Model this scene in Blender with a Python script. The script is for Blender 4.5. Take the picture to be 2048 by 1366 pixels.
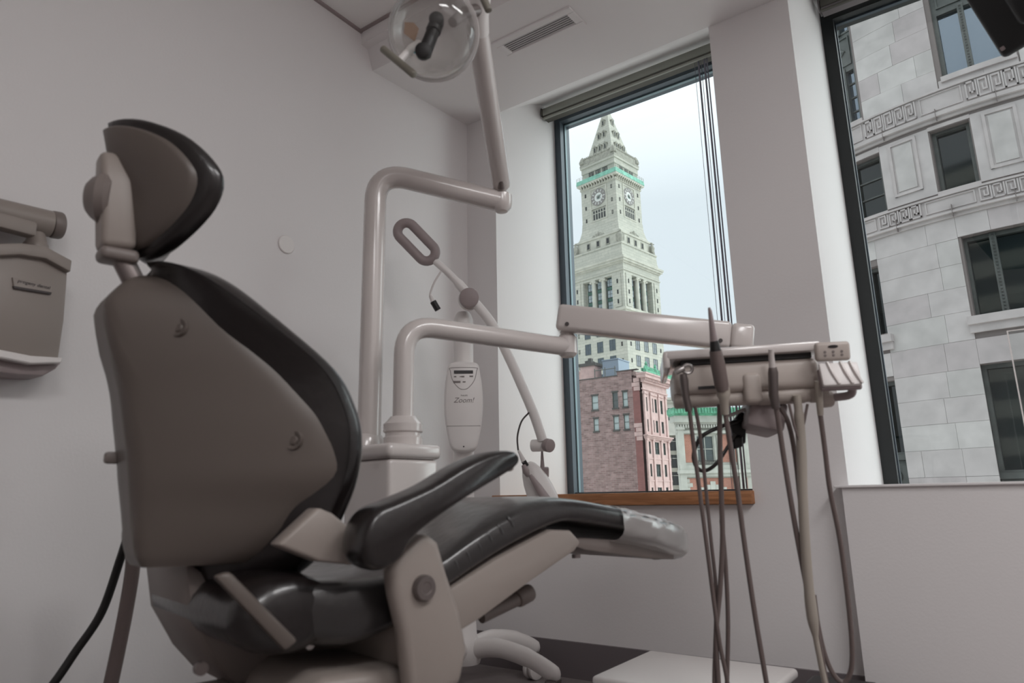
# A dental surgery with two tall windows onto an old town; everything is built here in mesh code.
import bpy, bmesh, math, random
from mathutils import Vector, Matrix
random.seed(7)
SC = bpy.context.scene
COL = SC.collection
for _o in list(bpy.data.objects):
    bpy.data.objects.remove(_o)
V = Vector
PI = math.pi

# ---------------------------------------------------------------- camera
FPX = 1358.0                      # focal length in pixels of the 2048 wide frame
CAM = V((0, 0, 0.75))
AX = V((0.81878, 0.57379, -0.01896))      # image right
AY = V((-0.14213, 0.17060, -0.97504))     # image down
AZ = V((-0.55623, 0.80104, 0.22123))      # view direction
cam_data = bpy.data.cameras.new('camera')
cam = bpy.data.objects.new('camera', cam_data)
COL.objects.link(cam)
cam_data.sensor_width = 36
cam_data.lens = FPX / 2048 * 36
cam_data.clip_start = 0.02
cam_data.clip_end = 2000
mr = Matrix((AX, -AY, -AZ)).transposed().to_4x4()
cam.matrix_world = Matrix.Translation(CAM) @ mr
cam_data.dof.use_dof = True
cam_data.dof.focus_distance = 6.0
cam_data.dof.aperture_fstop = 4.5
SC.camera = cam

def at(px, py, d):
    """World point at depth d along the optical axis."""
    return CAM + AX * ((px - 1024) / FPX * d) + AY * ((py - 683) / FPX * d) + AZ * d

def lin(c):
    c = c / 255.0
    return c / 12.92 if c <= 0.04045 else ((c + 0.055) / 1.055) ** 2.4

def rgb(r, g, b):
    return (lin(r), lin(g), lin(b), 1)

# ---------------------------------------------------------------- sky, lights, exposure
world = bpy.data.worlds.new('overcast')
SC.world = world
world.use_nodes = True
nt = world.node_tree
nt.nodes.clear()
w_out = nt.nodes.new('ShaderNodeOutputWorld')
w_bg = nt.nodes.new('ShaderNodeBackground')
w_tc = nt.nodes.new('ShaderNodeTexCoord')
w_sep = nt.nodes.new('ShaderNodeSeparateXYZ')
w_ramp = nt.nodes.new('ShaderNodeValToRGB')
nt.links.new(w_tc.outputs['Generated'], w_sep.inputs[0])
w_map = nt.nodes.new('ShaderNodeMapRange')
w_map.inputs['From Min'].default_value = -1
w_map.inputs['From Max'].default_value = 1
nt.links.new(w_sep.outputs['Z'], w_map.inputs['Value'])
nt.links.new(w_map.outputs[0], w_ramp.inputs[0])
e = w_ramp.color_ramp.elements
e[0].position = 0.0
e[0].color = (0.30, 0.30, 0.30, 1)
e[1].position = 1.0
e[1].color = (2.5, 2.55, 2.6, 1)
for pos, c in ((0.49, (0.42, 0.43, 0.43, 1)), (0.51, (0.78, 0.87, 0.94, 1)), (0.70, (0.84, 0.93, 1.0, 1))):
    k = e.new(pos)
    k.color = c
nt.links.new(w_ramp.outputs[0], w_bg.inputs['Color'])
w_bg.inputs['Strength'].default_value = 1.0
nt.links.new(w_bg.outputs[0], w_out.inputs[0])

def area(name, loc, size, energy, color=(1, 1, 1), target=None):
    l = bpy.data.lights.new(name, 'AREA')
    l.shape = 'RECTANGLE'
    l.size, l.size_y = size
    l.energy = energy
    l.color = color
    o = bpy.data.objects.new(name, l)
    o.location = loc
    if target is not None:
        o.rotation_euler = (V(target) - V(loc)).to_track_quat('-Z', 'Y').to_euler()
    COL.objects.link(o)
    return o

# diffuse sun behind the clouds, high to the right beyond the windows
sun = bpy.data.lights.new('cloud_sun', 'SUN')
sun.energy = 2.3
sun.angle = math.radians(60)
sun.color = (0.93, 1.0, 0.98)
sun_o = bpy.data.objects.new('cloud_sun', sun)
sun_o.rotation_euler = V((-0.78, -0.47, -0.42)).to_track_quat('-Z', 'Y').to_euler()
COL.objects.link(sun_o)
SC.view_settings.view_transform = 'Standard'
SC.view_settings.look = 'None'
SC.view_settings.exposure = 0.0
SC.view_settings.gamma = 1.0
SC.view_settings.use_curve_mapping = False
SC.cycles.max_bounces = 10
SC.cycles.diffuse_bounces = 6
SC.cycles.glossy_bounces = 4
SC.cycles.transmission_bounces = 6
SC.cycles.transparent_max_bounces = 12
SC.cycles.use_denoising = True
SC.cycles.caustics_reflective = False
SC.cycles.caustics_refractive = False

# ---------------------------------------------------------------- materials
def mat(name, c, rough=0.6, metal=0.0, var=0.0, vscale=6.0, bump=0.0, bscale=40.0, coat=0.0, spec=0.5, detail=4.0):
    m = bpy.data.materials.new(name)
    m.use_nodes = True
    n = m.node_tree
    b = n.nodes['Principled BSDF']
    b.inputs['Base Color'].default_value = rgb(*c)
    b.inputs['Roughness'].default_value = rough
    b.inputs['Metallic'].default_value = metal
    b.inputs['Coat Weight'].default_value = coat
    b.inputs['Coat Roughness'].default_value = 0.15
    b.inputs['Specular IOR Level'].default_value = spec
    tc = n.nodes.new('ShaderNodeTexCoord')
    if var > 0:
        t = n.nodes.new('ShaderNodeTexNoise')
        t.inputs['Scale'].default_value = vscale
        t.inputs['Detail'].default_value = detail
        n.links.new(tc.outputs['Object'], t.inputs['Vector'])
        r = n.nodes.new('ShaderNodeValToRGB')
        r.color_ramp.elements[0].position = 0.3
        r.color_ramp.elements[1].position = 0.7
        lo = [max(0, x * (1 - var)) for x in c]
        hi = [min(255, x * (1 + var)) for x in c]
        r.color_ramp.elements[0].color = rgb(*lo)
        r.color_ramp.elements[1].color = rgb(*hi)
        n.links.new(t.outputs['Fac'], r.inputs[0])
        n.links.new(r.outputs[0], b.inputs['Base Color'])
    if bump > 0:
        t = n.nodes.new('ShaderNodeTexNoise')
        t.inputs['Scale'].default_value = bscale
        t.inputs['Detail'].default_value = 3
        n.links.new(tc.outputs['Object'], t.inputs['Vector'])
        bp = n.nodes.new('ShaderNodeBump')
        bp.inputs['Strength'].default_value = bump
        bp.inputs['Distance'].default_value = 0.02
        n.links.new(t.outputs['Fac'], bp.inputs['Height'])
        n.links.new(bp.outputs[0], b.inputs['Normal'])
    return m

def glass_mat(name, tint=(1, 1, 1), refl=1.0, rough=0.0):
    """Thin pane: clear transmission plus fresnel reflection."""
    m = bpy.data.materials.new(name)
    m.use_nodes = True
    n = m.node_tree
    n.nodes.clear()
    out = n.nodes.new('ShaderNodeOutputMaterial')
    tr = n.nodes.new('ShaderNodeBsdfTransparent')
    tr.inputs[0].default_value = (*tint, 1)
    gl = n.nodes.new('ShaderNodeBsdfGlossy')
    gl.inputs['Roughness'].default_value = rough
    lw = n.nodes.new('ShaderNodeLayerWeight')       # Schlick term, the same from both sides
    lw.inputs['Blend'].default_value = 0.5
    pw = n.nodes.new('ShaderNodeMath')
    pw.operation = 'POWER'
    pw.inputs[1].default_value = 5
    n.links.new(lw.outputs['Facing'], pw.inputs[0])
    ml = n.nodes.new('ShaderNodeMath')
    ml.operation = 'MULTIPLY_ADD'
    ml.use_clamp = True
    ml.inputs[1].default_value = 0.9 * refl
    ml.inputs[2].default_value = 0.035 * refl
    n.links.new(pw.outputs[0], ml.inputs[0])
    mx = n.nodes.new('ShaderNodeMixShader')
    n.links.new(ml.outputs[0], mx.inputs[0])
    n.links.new(tr.outputs[0], mx.inputs[1])
    n.links.new(gl.outputs[0], mx.inputs[2])
    n.links.new(mx.outputs[0], out.inputs[0])
    return m

def brick_mat(name, c1, c2, mortar, bw, bh, mort=0.012, rough=0.85, bump=0.4, blotch=0.15, squash=1.0):
    m = bpy.data.materials.new(name)
    m.use_nodes = True
    n = m.node_tree
    b = n.nodes['Principled BSDF']
    b.inputs['Roughness'].default_value = rough
    tc = n.nodes.new('ShaderNodeTexCoord')
    sp = n.nodes.new('ShaderNodeSeparateXYZ')
    n.links.new(tc.outputs['Object'], sp.inputs[0])
    ad = n.nodes.new('ShaderNodeMath')
    n.links.new(sp.outputs['X'], ad.inputs[0])
    n.links.new(sp.outputs['Y'], ad.inputs[1])
    cb = n.nodes.new('ShaderNodeCombineXYZ')
    n.links.new(ad.outputs[0], cb.inputs[0])
    n.links.new(sp.outputs['Z'], cb.inputs[1])
    br = n.nodes.new('ShaderNodeTexBrick')
    br.inputs['Scale'].default_value = 1.0
    br.inputs['Brick Width'].default_value = bw
    br.inputs['Row Height'].default_value = bh
    br.inputs['Mortar Size'].default_value = mort
    br.inputs['Color1'].default_value = rgb(*c1)
    br.inputs['Color2'].default_value = rgb(*c2)
    br.inputs['Mortar'].default_value = rgb(*mortar)
    n.links.new(cb.outputs[0], br.inputs['Vector'])
    no = n.nodes.new('ShaderNodeTexNoise')
    no.inputs['Scale'].default_value = 1.6
    no.inputs['Detail'].default_value = 9
    n.links.new(tc.outputs['Object'], no.inputs['Vector'])
    mr_ = n.nodes.new('ShaderNodeMapRange')
    mr_.inputs['From Min'].default_value = 0.3
    mr_.inputs['From Max'].default_value = 0.7
    mr_.inputs['To Min'].default_value = 1 - blotch
    mr_.inputs['To Max'].default_value = 1 + blotch
    n.links.new(no.outputs['Fac'], mr_.inputs[0])
    mu = n.nodes.new('ShaderNodeVectorMath')
    mu.operation = 'SCALE'
    n.links.new(br.outputs['Color'], mu.inputs[0])
    n.links.new(mr_.outputs[0], mu.inputs['Scale'])
    n.links.new(mu.outputs[0], b.inputs['Base Color'])
    bp = n.nodes.new('ShaderNodeBump')
    bp.inputs['Strength'].default_value = bump
    bp.inputs['Distance'].default_value = 0.03
    bp.invert = True
    n.links.new(br.outputs['Fac'], bp.inputs['Height'])
    n.links.new(bp.outputs[0], b.inputs['Normal'])
    return m

def wood_mat(name, c1, c2):
    m = mat(name, c1, 0.55)
    n = m.node_tree
    b = n.nodes['Principled BSDF']
    tc = n.nodes.new('ShaderNodeTexCoord')
    mp = n.nodes.new('ShaderNodeMapping')
    mp.inputs['Scale'].default_value = (2.5, 30, 30)
    n.links.new(tc.outputs['Object'], mp.inputs[0])
    t = n.nodes.new('ShaderNodeTexNoise')
    t.inputs['Scale'].default_value = 2.0
    t.inputs['Detail'].default_value = 8
    t.inputs['Distortion'].default_value = 1.0
    n.links.new(mp.outputs[0], t.inputs['Vector'])
    r = n.nodes.new('ShaderNodeValToRGB')
    r.color_ramp.elements[0].position = 0.35
    r.color_ramp.elements[1].position = 0.65
    r.color_ramp.elements[0].color = rgb(*c1)
    r.color_ramp.elements[1].color = rgb(*c2)
    n.links.new(t.outputs['Fac'], r.inputs[0])
    n.links.new(r.outputs[0], b.inputs['Base Color'])
    return m

M = {}
M['wall'] = mat('wall_paint', (222, 219, 219), 0.75, bump=0.03, bscale=120)
M['wall_far'] = mat('grey_wall_paint', (200, 195, 194), 0.8)
M['ceiling'] = mat('ceiling_paint', (227, 224, 224), 0.8)
M['tile_ceiling'] = mat('ceiling_tile', (236, 234, 233), 0.85, bump=0.15, bscale=200)
M['floor'] = mat('dark_vinyl', (132, 125, 124), 0.45, var=0.08, vscale=9)
M['base'] = mat('dark_baseboard', (108, 101, 103), 0.5)
M['frame'] = mat('slate_window_frame', (74, 84, 92), 0.4, metal=0.3)
M['frame_light'] = mat('grey_glazing_bead', (120, 140, 146), 0.4, metal=0.3)
M['frame_backlit'] = mat('backlit_window_frame', (28, 32, 33), 0.45)  # frame colour darkened: its backlit shade is put into the colour
M['blind'] = mat('blind_headrail', (146, 148, 140), 0.5)
M['blind_dark'] = mat('blind_groove', (78, 76, 70), 0.6)
M['cord'] = mat('blind_cord', (120, 118, 130), 0.6)
M['sill'] = wood_mat('oak_sill', (138, 92, 58), (178, 124, 84))
M['glass'] = glass_mat('window_glass', (0.97, 0.985, 0.98))
M['plastic'] = mat('beige_grey_plastic', (143, 134, 128), 0.42, var=0.02, vscale=3)
M['taupe_shaded'] = mat('taupe_shaded_plastic', (92, 84, 79), 0.38, var=.02, vscale=3)  # chair plastic darkened: the backrest shell's shade is put into the colour
M['plastic_h'] = mat('light_beige_plastic', (178, 168, 161), 0.42, var=.02, vscale=3)
M['plastic_d'] = mat('darker_plastic', (118, 109, 105), 0.45)
M['enamel'] = mat('white_enamel', (200, 193, 190), 0.22, coat=0.6)
M['white'] = mat('white_plastic', (226, 222, 220), 0.38)
M['shade'] = mat('grey_plastic_insert', (150, 138, 138), 0.5)
M['leather'] = mat('dark_upholstery', (22, 17, 17), 0.32, bump=0.06, bscale=60, coat=0.4)
M['seatleather'] = mat('dark_grey_upholstery', (44, 42, 42), 0.28, bump=0.10, bscale=26, coat=0.45)
M['rubber'] = mat('black_rubber', (22, 20, 20), 0.5)
M['steel'] = mat('steel', (176, 172, 170), 0.3, metal=0.9)
M['steel_d'] = mat('dull_steel', (120, 112, 110), 0.4, metal=0.7)
M['hose'] = mat('brown_grey_hose', (112, 100, 97), 0.5)
M['hose_l'] = mat('pale_hose', (168, 160, 150), 0.5)
M['clear'] = glass_mat('clear_plastic', (0.93, 0.93, 0.92), 1.6, 0.12)
M['clear_shield'] = glass_mat('clear_shield', (0.90, 0.90, 0.89), 1.8, 0.05)
def film_mat(name, body):
    m = bpy.data.materials.new(name)
    m.use_nodes = True
    n = m.node_tree
    n.nodes.clear()
    out = n.nodes.new('ShaderNodeOutputMaterial')
    tr = n.nodes.new('ShaderNodeBsdfTransparent')
    df = n.nodes.new('ShaderNodeBsdfDiffuse')
    df.inputs[0].default_value = rgb(225, 220, 218)
    gl = n.nodes.new('ShaderNodeBsdfGlossy')
    gl.inputs['Roughness'].default_value = 0.18
    m1 = n.nodes.new('ShaderNodeMixShader')
    m1.inputs[0].default_value = body
    m2 = n.nodes.new('ShaderNodeMixShader')
    m2.inputs[0].default_value = 0.16
    n.links.new(tr.outputs[0], m1.inputs[1])
    n.links.new(df.outputs[0], m1.inputs[2])
    n.links.new(m1.outputs[0], m2.inputs[1])
    n.links.new(gl.outputs[0], m2.inputs[2])
    n.links.new(m2.outputs[0], out.inputs[0])
    return m
M['film'] = film_mat('clear_film', .28)
M['film_white'] = film_mat('whitish_film', .42)
M['disp'] = mat('dark_display', (34, 30, 32), 0.3)
M['ink'] = mat('grey_print', (120, 112, 110), 0.6)
M['ink_d'] = mat('dark_print', (64, 58, 58), 0.6)
M['tv'] = mat('black_tv', (18, 20, 21), 0.4)
M['lampback'] = mat('reflector_grey', (186, 184, 184), 0.2, metal=0.5)

# ---------------------------------------------------------------- mesh building
class MB:
    def __init__(self):
        self.v = []
        self.f = []

    def add(self, vs, fs):
        o = len(self.v)
        self.v += [V(p) for p in vs]
        self.f += [tuple(i + o for i in f) for f in fs]
        return self

    def box(self, x, y, z, m=None):
        """Box between ranges x, y, z in frame m."""
        vs = [V((a, b, c)) for a in x for b in y for c in z]
        if m is not None:
            vs = [m @ p for p in vs]
        return self.add(vs, [(0, 1, 3, 2), (4, 6, 7, 5), (0, 4, 5, 1), (2, 3, 7, 6), (0, 2, 6, 4), (1, 5, 7, 3)])

    def rbox(self, x, y, z, r=0.01, seg=3, m=None):
        bm = bmesh.new()
        bmesh.ops.create_cube(bm, size=1)
        for p in bm.verts:
            p.co = V((x[0] + (p.co.x + .5) * (x[1] - x[0]), y[0] + (p.co.y + .5) * (y[1] - y[0]), z[0] + (p.co.z + .5) * (z[1] - z[0])))
        bmesh.ops.bevel(bm, geom=bm.edges[:], offset=r, segments=seg, affect='EDGES', profile=0.5)
        return self.bm(bm, m)

    def bm(self, bm, m=None):
        bm.verts.index_update()
        vs = [p.co.copy() if m is None else m @ p.co for p in bm.verts]
        fs = [tuple(p.index for p in f.verts) for f in bm.faces]
        bm.free()
        return self.add(vs, fs)

    def prism(self, pts, d0, d1, m, bevel=0.0, seg=2):
        """Polygon pts (a, b) in the xz plane of frame m, extruded along y from d0 to d1."""
        bm = bmesh.new()
        a = [bm.verts.new((p[0], d0, p[1])) for p in pts]
        f = bm.faces.new(a)
        r = bmesh.ops.extrude_face_region(bm, geom=[f])
        for g in r['geom']:
            if isinstance(g, bmesh.types.BMVert):
                g.co.y = d1
        bmesh.ops.recalc_face_normals(bm, faces=bm.faces[:])
        if bevel > 0:
            ed = [x for x in bm.edges if len(x.link_faces) == 2 and x.calc_face_angle(0) > 0.9]
            bmesh.ops.bevel(bm, geom=ed, offset=bevel, segments=seg, affect='EDGES', profile=0.5, clamp_overlap=True)
        return self.bm(bm, m)

    def rings(self, rings, cap=True, closed=False):
        n = len(rings[0])
        vs = [p for r in rings for p in r]
        fs = []
        k = len(rings)
        for i in range(k if closed else k - 1):
            for j in range(n):
                a, b = i * n + j, i * n + (j + 1) % n
                c, d = ((i + 1) % k) * n + (j + 1) % n, ((i + 1) % k) * n + j
                fs.append((a, b, c, d))
        if cap and not closed:
            fs.append(tuple(range(n - 1, -1, -1)))
            fs.append(tuple((k - 1) * n + j for j in range(n)))
        return self.add(vs, fs)

    def tube(self, pts, rad, n=12, cap=True, flat=1.0, closed=False):
        pts = [V(p) for p in pts]
        k = len(pts)
        rs = rad if isinstance(rad, (list, tuple)) else [rad] * k
        t0 = (pts[1] - pts[0]).normalized()
        up = V((0, 0, 1)) if abs(t0.z) < 0.9 else V((1, 0, 0))
        nrm = (up - t0 * up.dot(t0)).normalized()
        rings = []
        for i in range(k):
            if closed:
                t = pts[(i + 1) % k] - pts[i - 1]
            elif i == 0:
                t = pts[1] - pts[0]
            elif i == k - 1:
                t = pts[-1] - pts[-2]
            else:
                t = (pts[i + 1] - pts[i]).normalized() + (pts[i] - pts[i - 1]).normalized()
            t.normalize()
            nrm = (nrm - t * nrm.dot(t)).normalized()
            bn = t.cross(nrm)
            rings.append([pts[i] + nrm * (rs[i] * math.cos(2 * PI * j / n)) + bn * (rs[i] * flat * math.sin(2 * PI * j / n)) for j in range(n)])
        return self.rings(rings, cap, closed)

    def rod(self, a, b, r, n=16, r2=None, bev=0.0):
        a, b = V(a), V(b)
        r2 = r if r2 is None else r2
        if bev > 0:
            t = (b - a).normalized() * bev
            return self.tube([a, a + t * 0.35, a + t, b - t, b - t * 0.35, b], [r - bev, r - bev * 0.3, r, r2, r2 - bev * 0.3, r2 - bev], n)
        return self.tube([a, b], [r, r2], n)

    def lathe(self, prof, m, n=24, cap=True):
        """Profile (radius, height) about the z axis of frame m."""
        rings = [[m @ V((r * math.cos(2 * PI * j / n), r * math.sin(2 * PI * j / n), h)) for j in range(n)] for r, h in prof]
        return self.rings(rings, cap)

    def grid(self, P, closed_u=False):
        nu, nv = len(P), len(P[0])
        vs = [p for r in P for p in r]
        fs = [(i * nv + j, i * nv + j + 1, (i + 1) * nv + j + 1, (i + 1) * nv + j) for i in range(nu - 1) for j in range(nv - 1)]
        return self.add(vs, fs)

    def slab(self, A, B):
        """Closed body between two grids with the same layout."""
        nu, nv = len(A), len(A[0])
        o = nu * nv
        vs = [p for r in A for p in r] + [p for r in B for p in r]
        fs = []
        for i in range(nu - 1):
            for j in range(nv - 1):
                a, b, c, d = i * nv + j, i * nv + j + 1, (i + 1) * nv + j + 1, (i + 1) * nv + j
                fs.append((a, b, c, d))
                fs.append((d + o, c + o, b + o, a + o))
        rim = [j for j in range(nv)] + [i * nv + nv - 1 for i in range(1, nu)] + [(nu - 1) * nv + j for j in range(nv - 2, -1, -1)] + [i * nv for i in range(nu - 2, 0, -1)]
        for k in range(len(rim)):
            a, b = rim[k], rim[(k + 1) % len(rim)]
            fs.append((b, a, a + o, b + o))
        return self.add(vs, fs)

    def mesh(self, name, m, inv=None, smooth=35):
        me = bpy.data.meshes.new(name)
        vs = self.v if inv is None else [inv @ p for p in self.v]
        me.from_pydata([tuple(p) for p in vs], [], self.f)
        bm = bmesh.new()
        bm.from_mesh(me)
        bmesh.ops.remove_doubles(bm, verts=bm.verts[:], dist=1e-6)
        bmesh.ops.recalc_face_normals(bm, faces=bm.faces[:])
        bm.to_mesh(me)
        bm.free()
        if smooth:
            me.shade_smooth()
            me.set_sharp_from_angle(angle=math.radians(smooth))
        if m is not None:
            me.materials.append(m)
        return me

def spline(pts, n=8, closed=False):
    pts = [V(p) for p in pts]
    k = len(pts)
    out = []
    for i in range(k if closed else k - 1):
        p1, p2 = pts[i], pts[(i + 1) % k]
        p0 = pts[i - 1] if (i > 0 or closed) else p1 * 2 - p2
        p3 = pts[(i + 2) % k] if (closed or i + 2 < k) else p2 * 2 - p1
        for j in range(n):
            t = j / n
            out.append(0.5 * ((2 * p1) + (p2 - p0) * t + (2 * p0 - 5 * p1 + 4 * p2 - p3) * t * t + (3 * p1 - p0 - 3 * p2 + p3) * t ** 3))
    if not closed:
        out.append(pts[-1])
    return out

def bend(pts, rad, n=8):
    """Polyline with rounded corners; rad is one radius or a list for the inner corners."""
    pts = [V(p) for p in pts]
    out = [pts[0]]
    for i in range(1, len(pts) - 1):
        r = rad[i - 1] if isinstance(rad, (list, tuple)) else rad
        a = (pts[i - 1] - pts[i]).normalized()
        b = (pts[i + 1] - pts[i]).normalized()
        for j in range(n + 1):
            t = j / n
            out.append((pts[i] + a * r) * (1 - t) ** 2 + pts[i] * 2 * t * (1 - t) + (pts[i] + b * r) * t * t)
    out.append(pts[-1])
    return out

ROOTM = {}

def _mw(o):
    while o.parent is not None:
        o = o.parent
    return ROOTM.get(o.name, Matrix.Identity(4))

def tag(o, label=None, cat=None, group=None, kind=None):
    if label:
        o['label'] = label
    if cat:
        o['category'] = cat
    if group:
        o['group'] = group
    if kind:
        o['kind'] = kind
    return o

def thing(name, label, cat, loc, rotz=0.0, group=None, kind=None):
    o = bpy.data.objects.new(name, None)
    o.empty_display_size = 0.1
    o.location = loc
    o.rotation_euler = (0, 0, rotz)
    COL.objects.link(o)
    ROOTM[o.name] = Matrix.Translation(V(loc)) @ Matrix.Rotation(rotz, 4, 'Z')
    return tag(o, label, cat, group, kind)

def part(name, mb, m, parent, local=False, label=None, kind=None, smooth=35):
    inv = None if local else _mw(parent).inverted()
    o = bpy.data.objects.new(name, mb.mesh(name, m, inv, smooth))
    o.parent = parent
    COL.objects.link(o)
    return tag(o, label, kind=kind)

def single(name, mb, m, label, cat, group=None, kind=None, smooth=35, base=None):
    """A thing that is one mesh; its origin sits at the base of its bounds."""
    if base is None:
        xs, ys, zs = ([p[i] for p in mb.v] for i in range(3))
        base = V(((min(xs) + max(xs)) / 2, (min(ys) + max(ys)) / 2, min(zs)))
    o = bpy.data.objects.new(name, mb.mesh(name, m, Matrix.Translation(-V(base)), smooth))
    o.location = base
    COL.objects.link(o)
    ROOTM[o.name] = Matrix.Translation(V(base))
    return tag(o, label, cat, group, kind)

def struct(name, mb, m, smooth=35):
    return single(name, mb, m, None, None, kind='structure', smooth=smooth)

def piece(name, me, parent, m):
    """Another object on shared mesh data, placed by m in the frame of its thing."""
    o = bpy.data.objects.new(name, me)
    o.parent = parent
    o.matrix_local = m
    COL.objects.link(o)
    return o

def frame(o, ex, ey, ez=(0, 0, 1)):
    ex, ey, ez = V(ex), V(ey), V(ez)
    m = Matrix((ex, ey, ez)).transposed().to_4x4()
    m.translation = V(o)
    return m

def zframe(o, d):
    """Frame at o whose z axis points along d."""
    d = V(d).normalized()
    m = d.to_track_quat('Z', 'Y').to_matrix().to_4x4()
    m.translation = V(o)
    return m

def holes(mb, m, x0, x1, z0, z1, hs, depth, back=True):
    """Wall face in the xz plane of m at y=0 with rectangular openings whose reveals run to y=depth."""
    xs = sorted({x0, x1, *[h[0] for h in hs], *[h[1] for h in hs]})
    zs = sorted({z0, z1, *[h[2] for h in hs], *[h[3] for h in hs]})
    for i in range(len(xs) - 1):
        for j in range(len(zs) - 1):
            cx, cz = (xs[i] + xs[i + 1]) / 2, (zs[j] + zs[j + 1]) / 2
            if any(h[0] < cx < h[1] and h[2] < cz < h[3] for h in hs):
                continue
            mb.add([m @ V((xs[i], 0, zs[j])), m @ V((xs[i + 1], 0, zs[j])), m @ V((xs[i + 1], 0, zs[j + 1])), m @ V((xs[i], 0, zs[j + 1]))], [(0, 1, 2, 3)])
    for a, b, c, d in hs:
        p = [(a, c), (b, c), (b, d), (a, d)]
        for k in range(4):
            q, r = p[k], p[(k + 1) % 4]
            mb.add([m @ V((q[0], 0, q[1])), m @ V((r[0], 0, r[1])), m @ V((r[0], depth, r[1])), m @ V((q[0], depth, q[1]))], [(0, 1, 2, 3)])
    return mb

def text_mesh(body, size, depth, m, mat_, shear=0.0):
    cu = bpy.data.curves.new('lettering', 'FONT')
    cu.body = body
    cu.size = size
    cu.extrude = depth
    cu.shear = shear
    cu.align_x = 'CENTER'
    cu.align_y = 'CENTER'
    o = bpy.data.objects.new('lettering', cu)
    COL.objects.link(o)
    dg = bpy.context.evaluated_depsgraph_get()
    dg.update()
    me = bpy.data.meshes.new_from_object(o.evaluated_get(dg))
    bpy.data.objects.remove(o)
    bpy.data.curves.remove(cu)
    mb = MB()
    mb.add([m @ v.co for v in me.vertices], [tuple(p.vertices) for p in me.polygons])
    bpy.data.meshes.remove(me)
    return mb

# ---------------------------------------------------------------- room shell
XL, XR, YB, YW, YG = -2.13, 2.0, -2.6, 2.67, 3.30
ZT = 2.865
struct('floor', MB().box((XL - .2, XR + .2), (YB - .2, 3.5), (-.12, 0)), M['floor'])
struct('wall_left', MB().box((XL - .15, XL), (YB - .2, 3.5), (0, 3.2)), M['wall'])
struct('wall_right', MB().box((XR, XR + .15), (YB - .2, 3.5), (0, 3.2)), M['wall_far'])
struct('wall_back', MB().box((XL, XR), (YB - .15, YB), (0, 3.2)), M['wall_far'])
ww = MB()
ww.box((XL, -1.94), (YW, 3.46), (0, 3.2))
ww.box((-1.94, -.762), (YW, 3.46), (0, .70))
PLAN = [(-.762, YW), (-.43, YW), (-.386, 3.46), (-.80, 3.46)]
ww.rings([[V((x, y, 0)) for x, y in PLAN], [V((x, y, 3.2)) for x, y in PLAN]])
ww.box((-.43, XR), (YW, 3.46), (0, .74))
ww.box((1.15, XR), (YW, 3.46), (.74, 3.2))
struct('wall_window', ww, M['wall'])
# ceiling: tiles behind, stepped fascia, slightly pitched soffit, splayed heads over both windows
ce = MB()
ce.box((XL, XR), (YB, 1.872), (ZT + .006, ZT + .1))
struct('ceiling', ce, M['tile_ceiling'])
so = MB()
prof = [(1.884, 3.2), (1.884, 2.868), (1.888, 2.806), (1.926, 2.802), (1.962, 2.706), (YW, 2.757), (YW, 3.2)]
so.rings([[V((x, y, z)) for y, z in prof] for x in (XL, XR)])
struct('trim_1', so, M['ceiling'])
hd_ = MB()
for a, b in ((-1.94, -.77), (-.41, 1.15)):
    p = [(YW, 2.757), (3.03, 3.0), (3.16, 3.055), (3.46, 3.06), (3.46, 3.2), (YW, 3.2)]
    hd_.rings([[V((x, y, z)) for y, z in p] for x in (a, b)])
struct('trim_2', hd_, M['ceiling'])
tr = MB()  # grey strip in place of the shadow gap along the ceiling edge
tr.box((XL, XL + .012), (YB, 1.884), (ZT - .006, ZT + .006))
tr.box((XL, XR), (1.870, 1.884), (ZT - .002, ZT + .012))
struct('trim_3', tr, M['shade'])
struct('baseboard_window', MB().box((XL, -.44), (YW - .014, YW), (0, .143)), M['base'])
struct('baseboard_left', MB().box((XL, XL + .014), (YB, YW), (0, .143)), M['base'])
struct('baseboard_back', MB().box((XL, XR), (YB, YB + .014), (0, .143)), M['base'])
struct('trim_4', MB().rbox((-1.963, -.757), (2.632, YG), (.702, .752), .004, 2), M['sill'])
# boxed-in ledge under the second window
led = MB()
led.box((-.441, XR), (2.60, YW + .6), (0, .754))
led.rbox((-.464, XR), (2.588, YW + .63), (.754, .763), .002, 1)
struct('trim_5', led, M['wall'])

def window(name, x0, x1, xl, z0, z1, fm, bead, lw, tw):
    w = thing(name, None, None, ((x0 + x1) / 2, YG, z0), kind='structure')
    f = MB()
    f.box((xl - .03, x0 + lw), (YG, YG + .11), (z0, z1))
    f.box((x1 - lw, x1), (YG, YG + .11), (z0, z1))
    f.box((x0 + lw, x1 - lw), (YG, YG + .11), (z1 - tw, z1))
    f.box((x0 + lw, x1 - lw), (YG + .02, YG + .11), (z0, z0 + .012))
    part('frame', f, fm, w)
    b = MB()
    b.box((x0 + lw, x0 + lw + .006), (YG + .046, YG + .066), (z0 + .012, z1 - tw))
    b.box((x1 - lw - .006, x1 - lw), (YG + .046, YG + .066), (z0 + .012, z1 - tw))
    b.box((x0 + lw + .006, x1 - lw - .006), (YG + .046, YG + .066), (z1 - tw - .008, z1 - tw))
    part('glazing_bead', b, bead, w)
    part('pane', MB().box((x0 + lw, x1 - lw), (YG + .055, YG + .061), (z0 + .01, z1 - tw)), M['glass'], w)
    return w
window('window_1', -1.94, -.79, -1.94, .748, 3.06, M['frame'], M['frame_light'], .040, .062)
window('window_2', -.390, 1.15, -.39, .742, 3.06, M['frame_backlit'], M['frame'], .05, .06)

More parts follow.
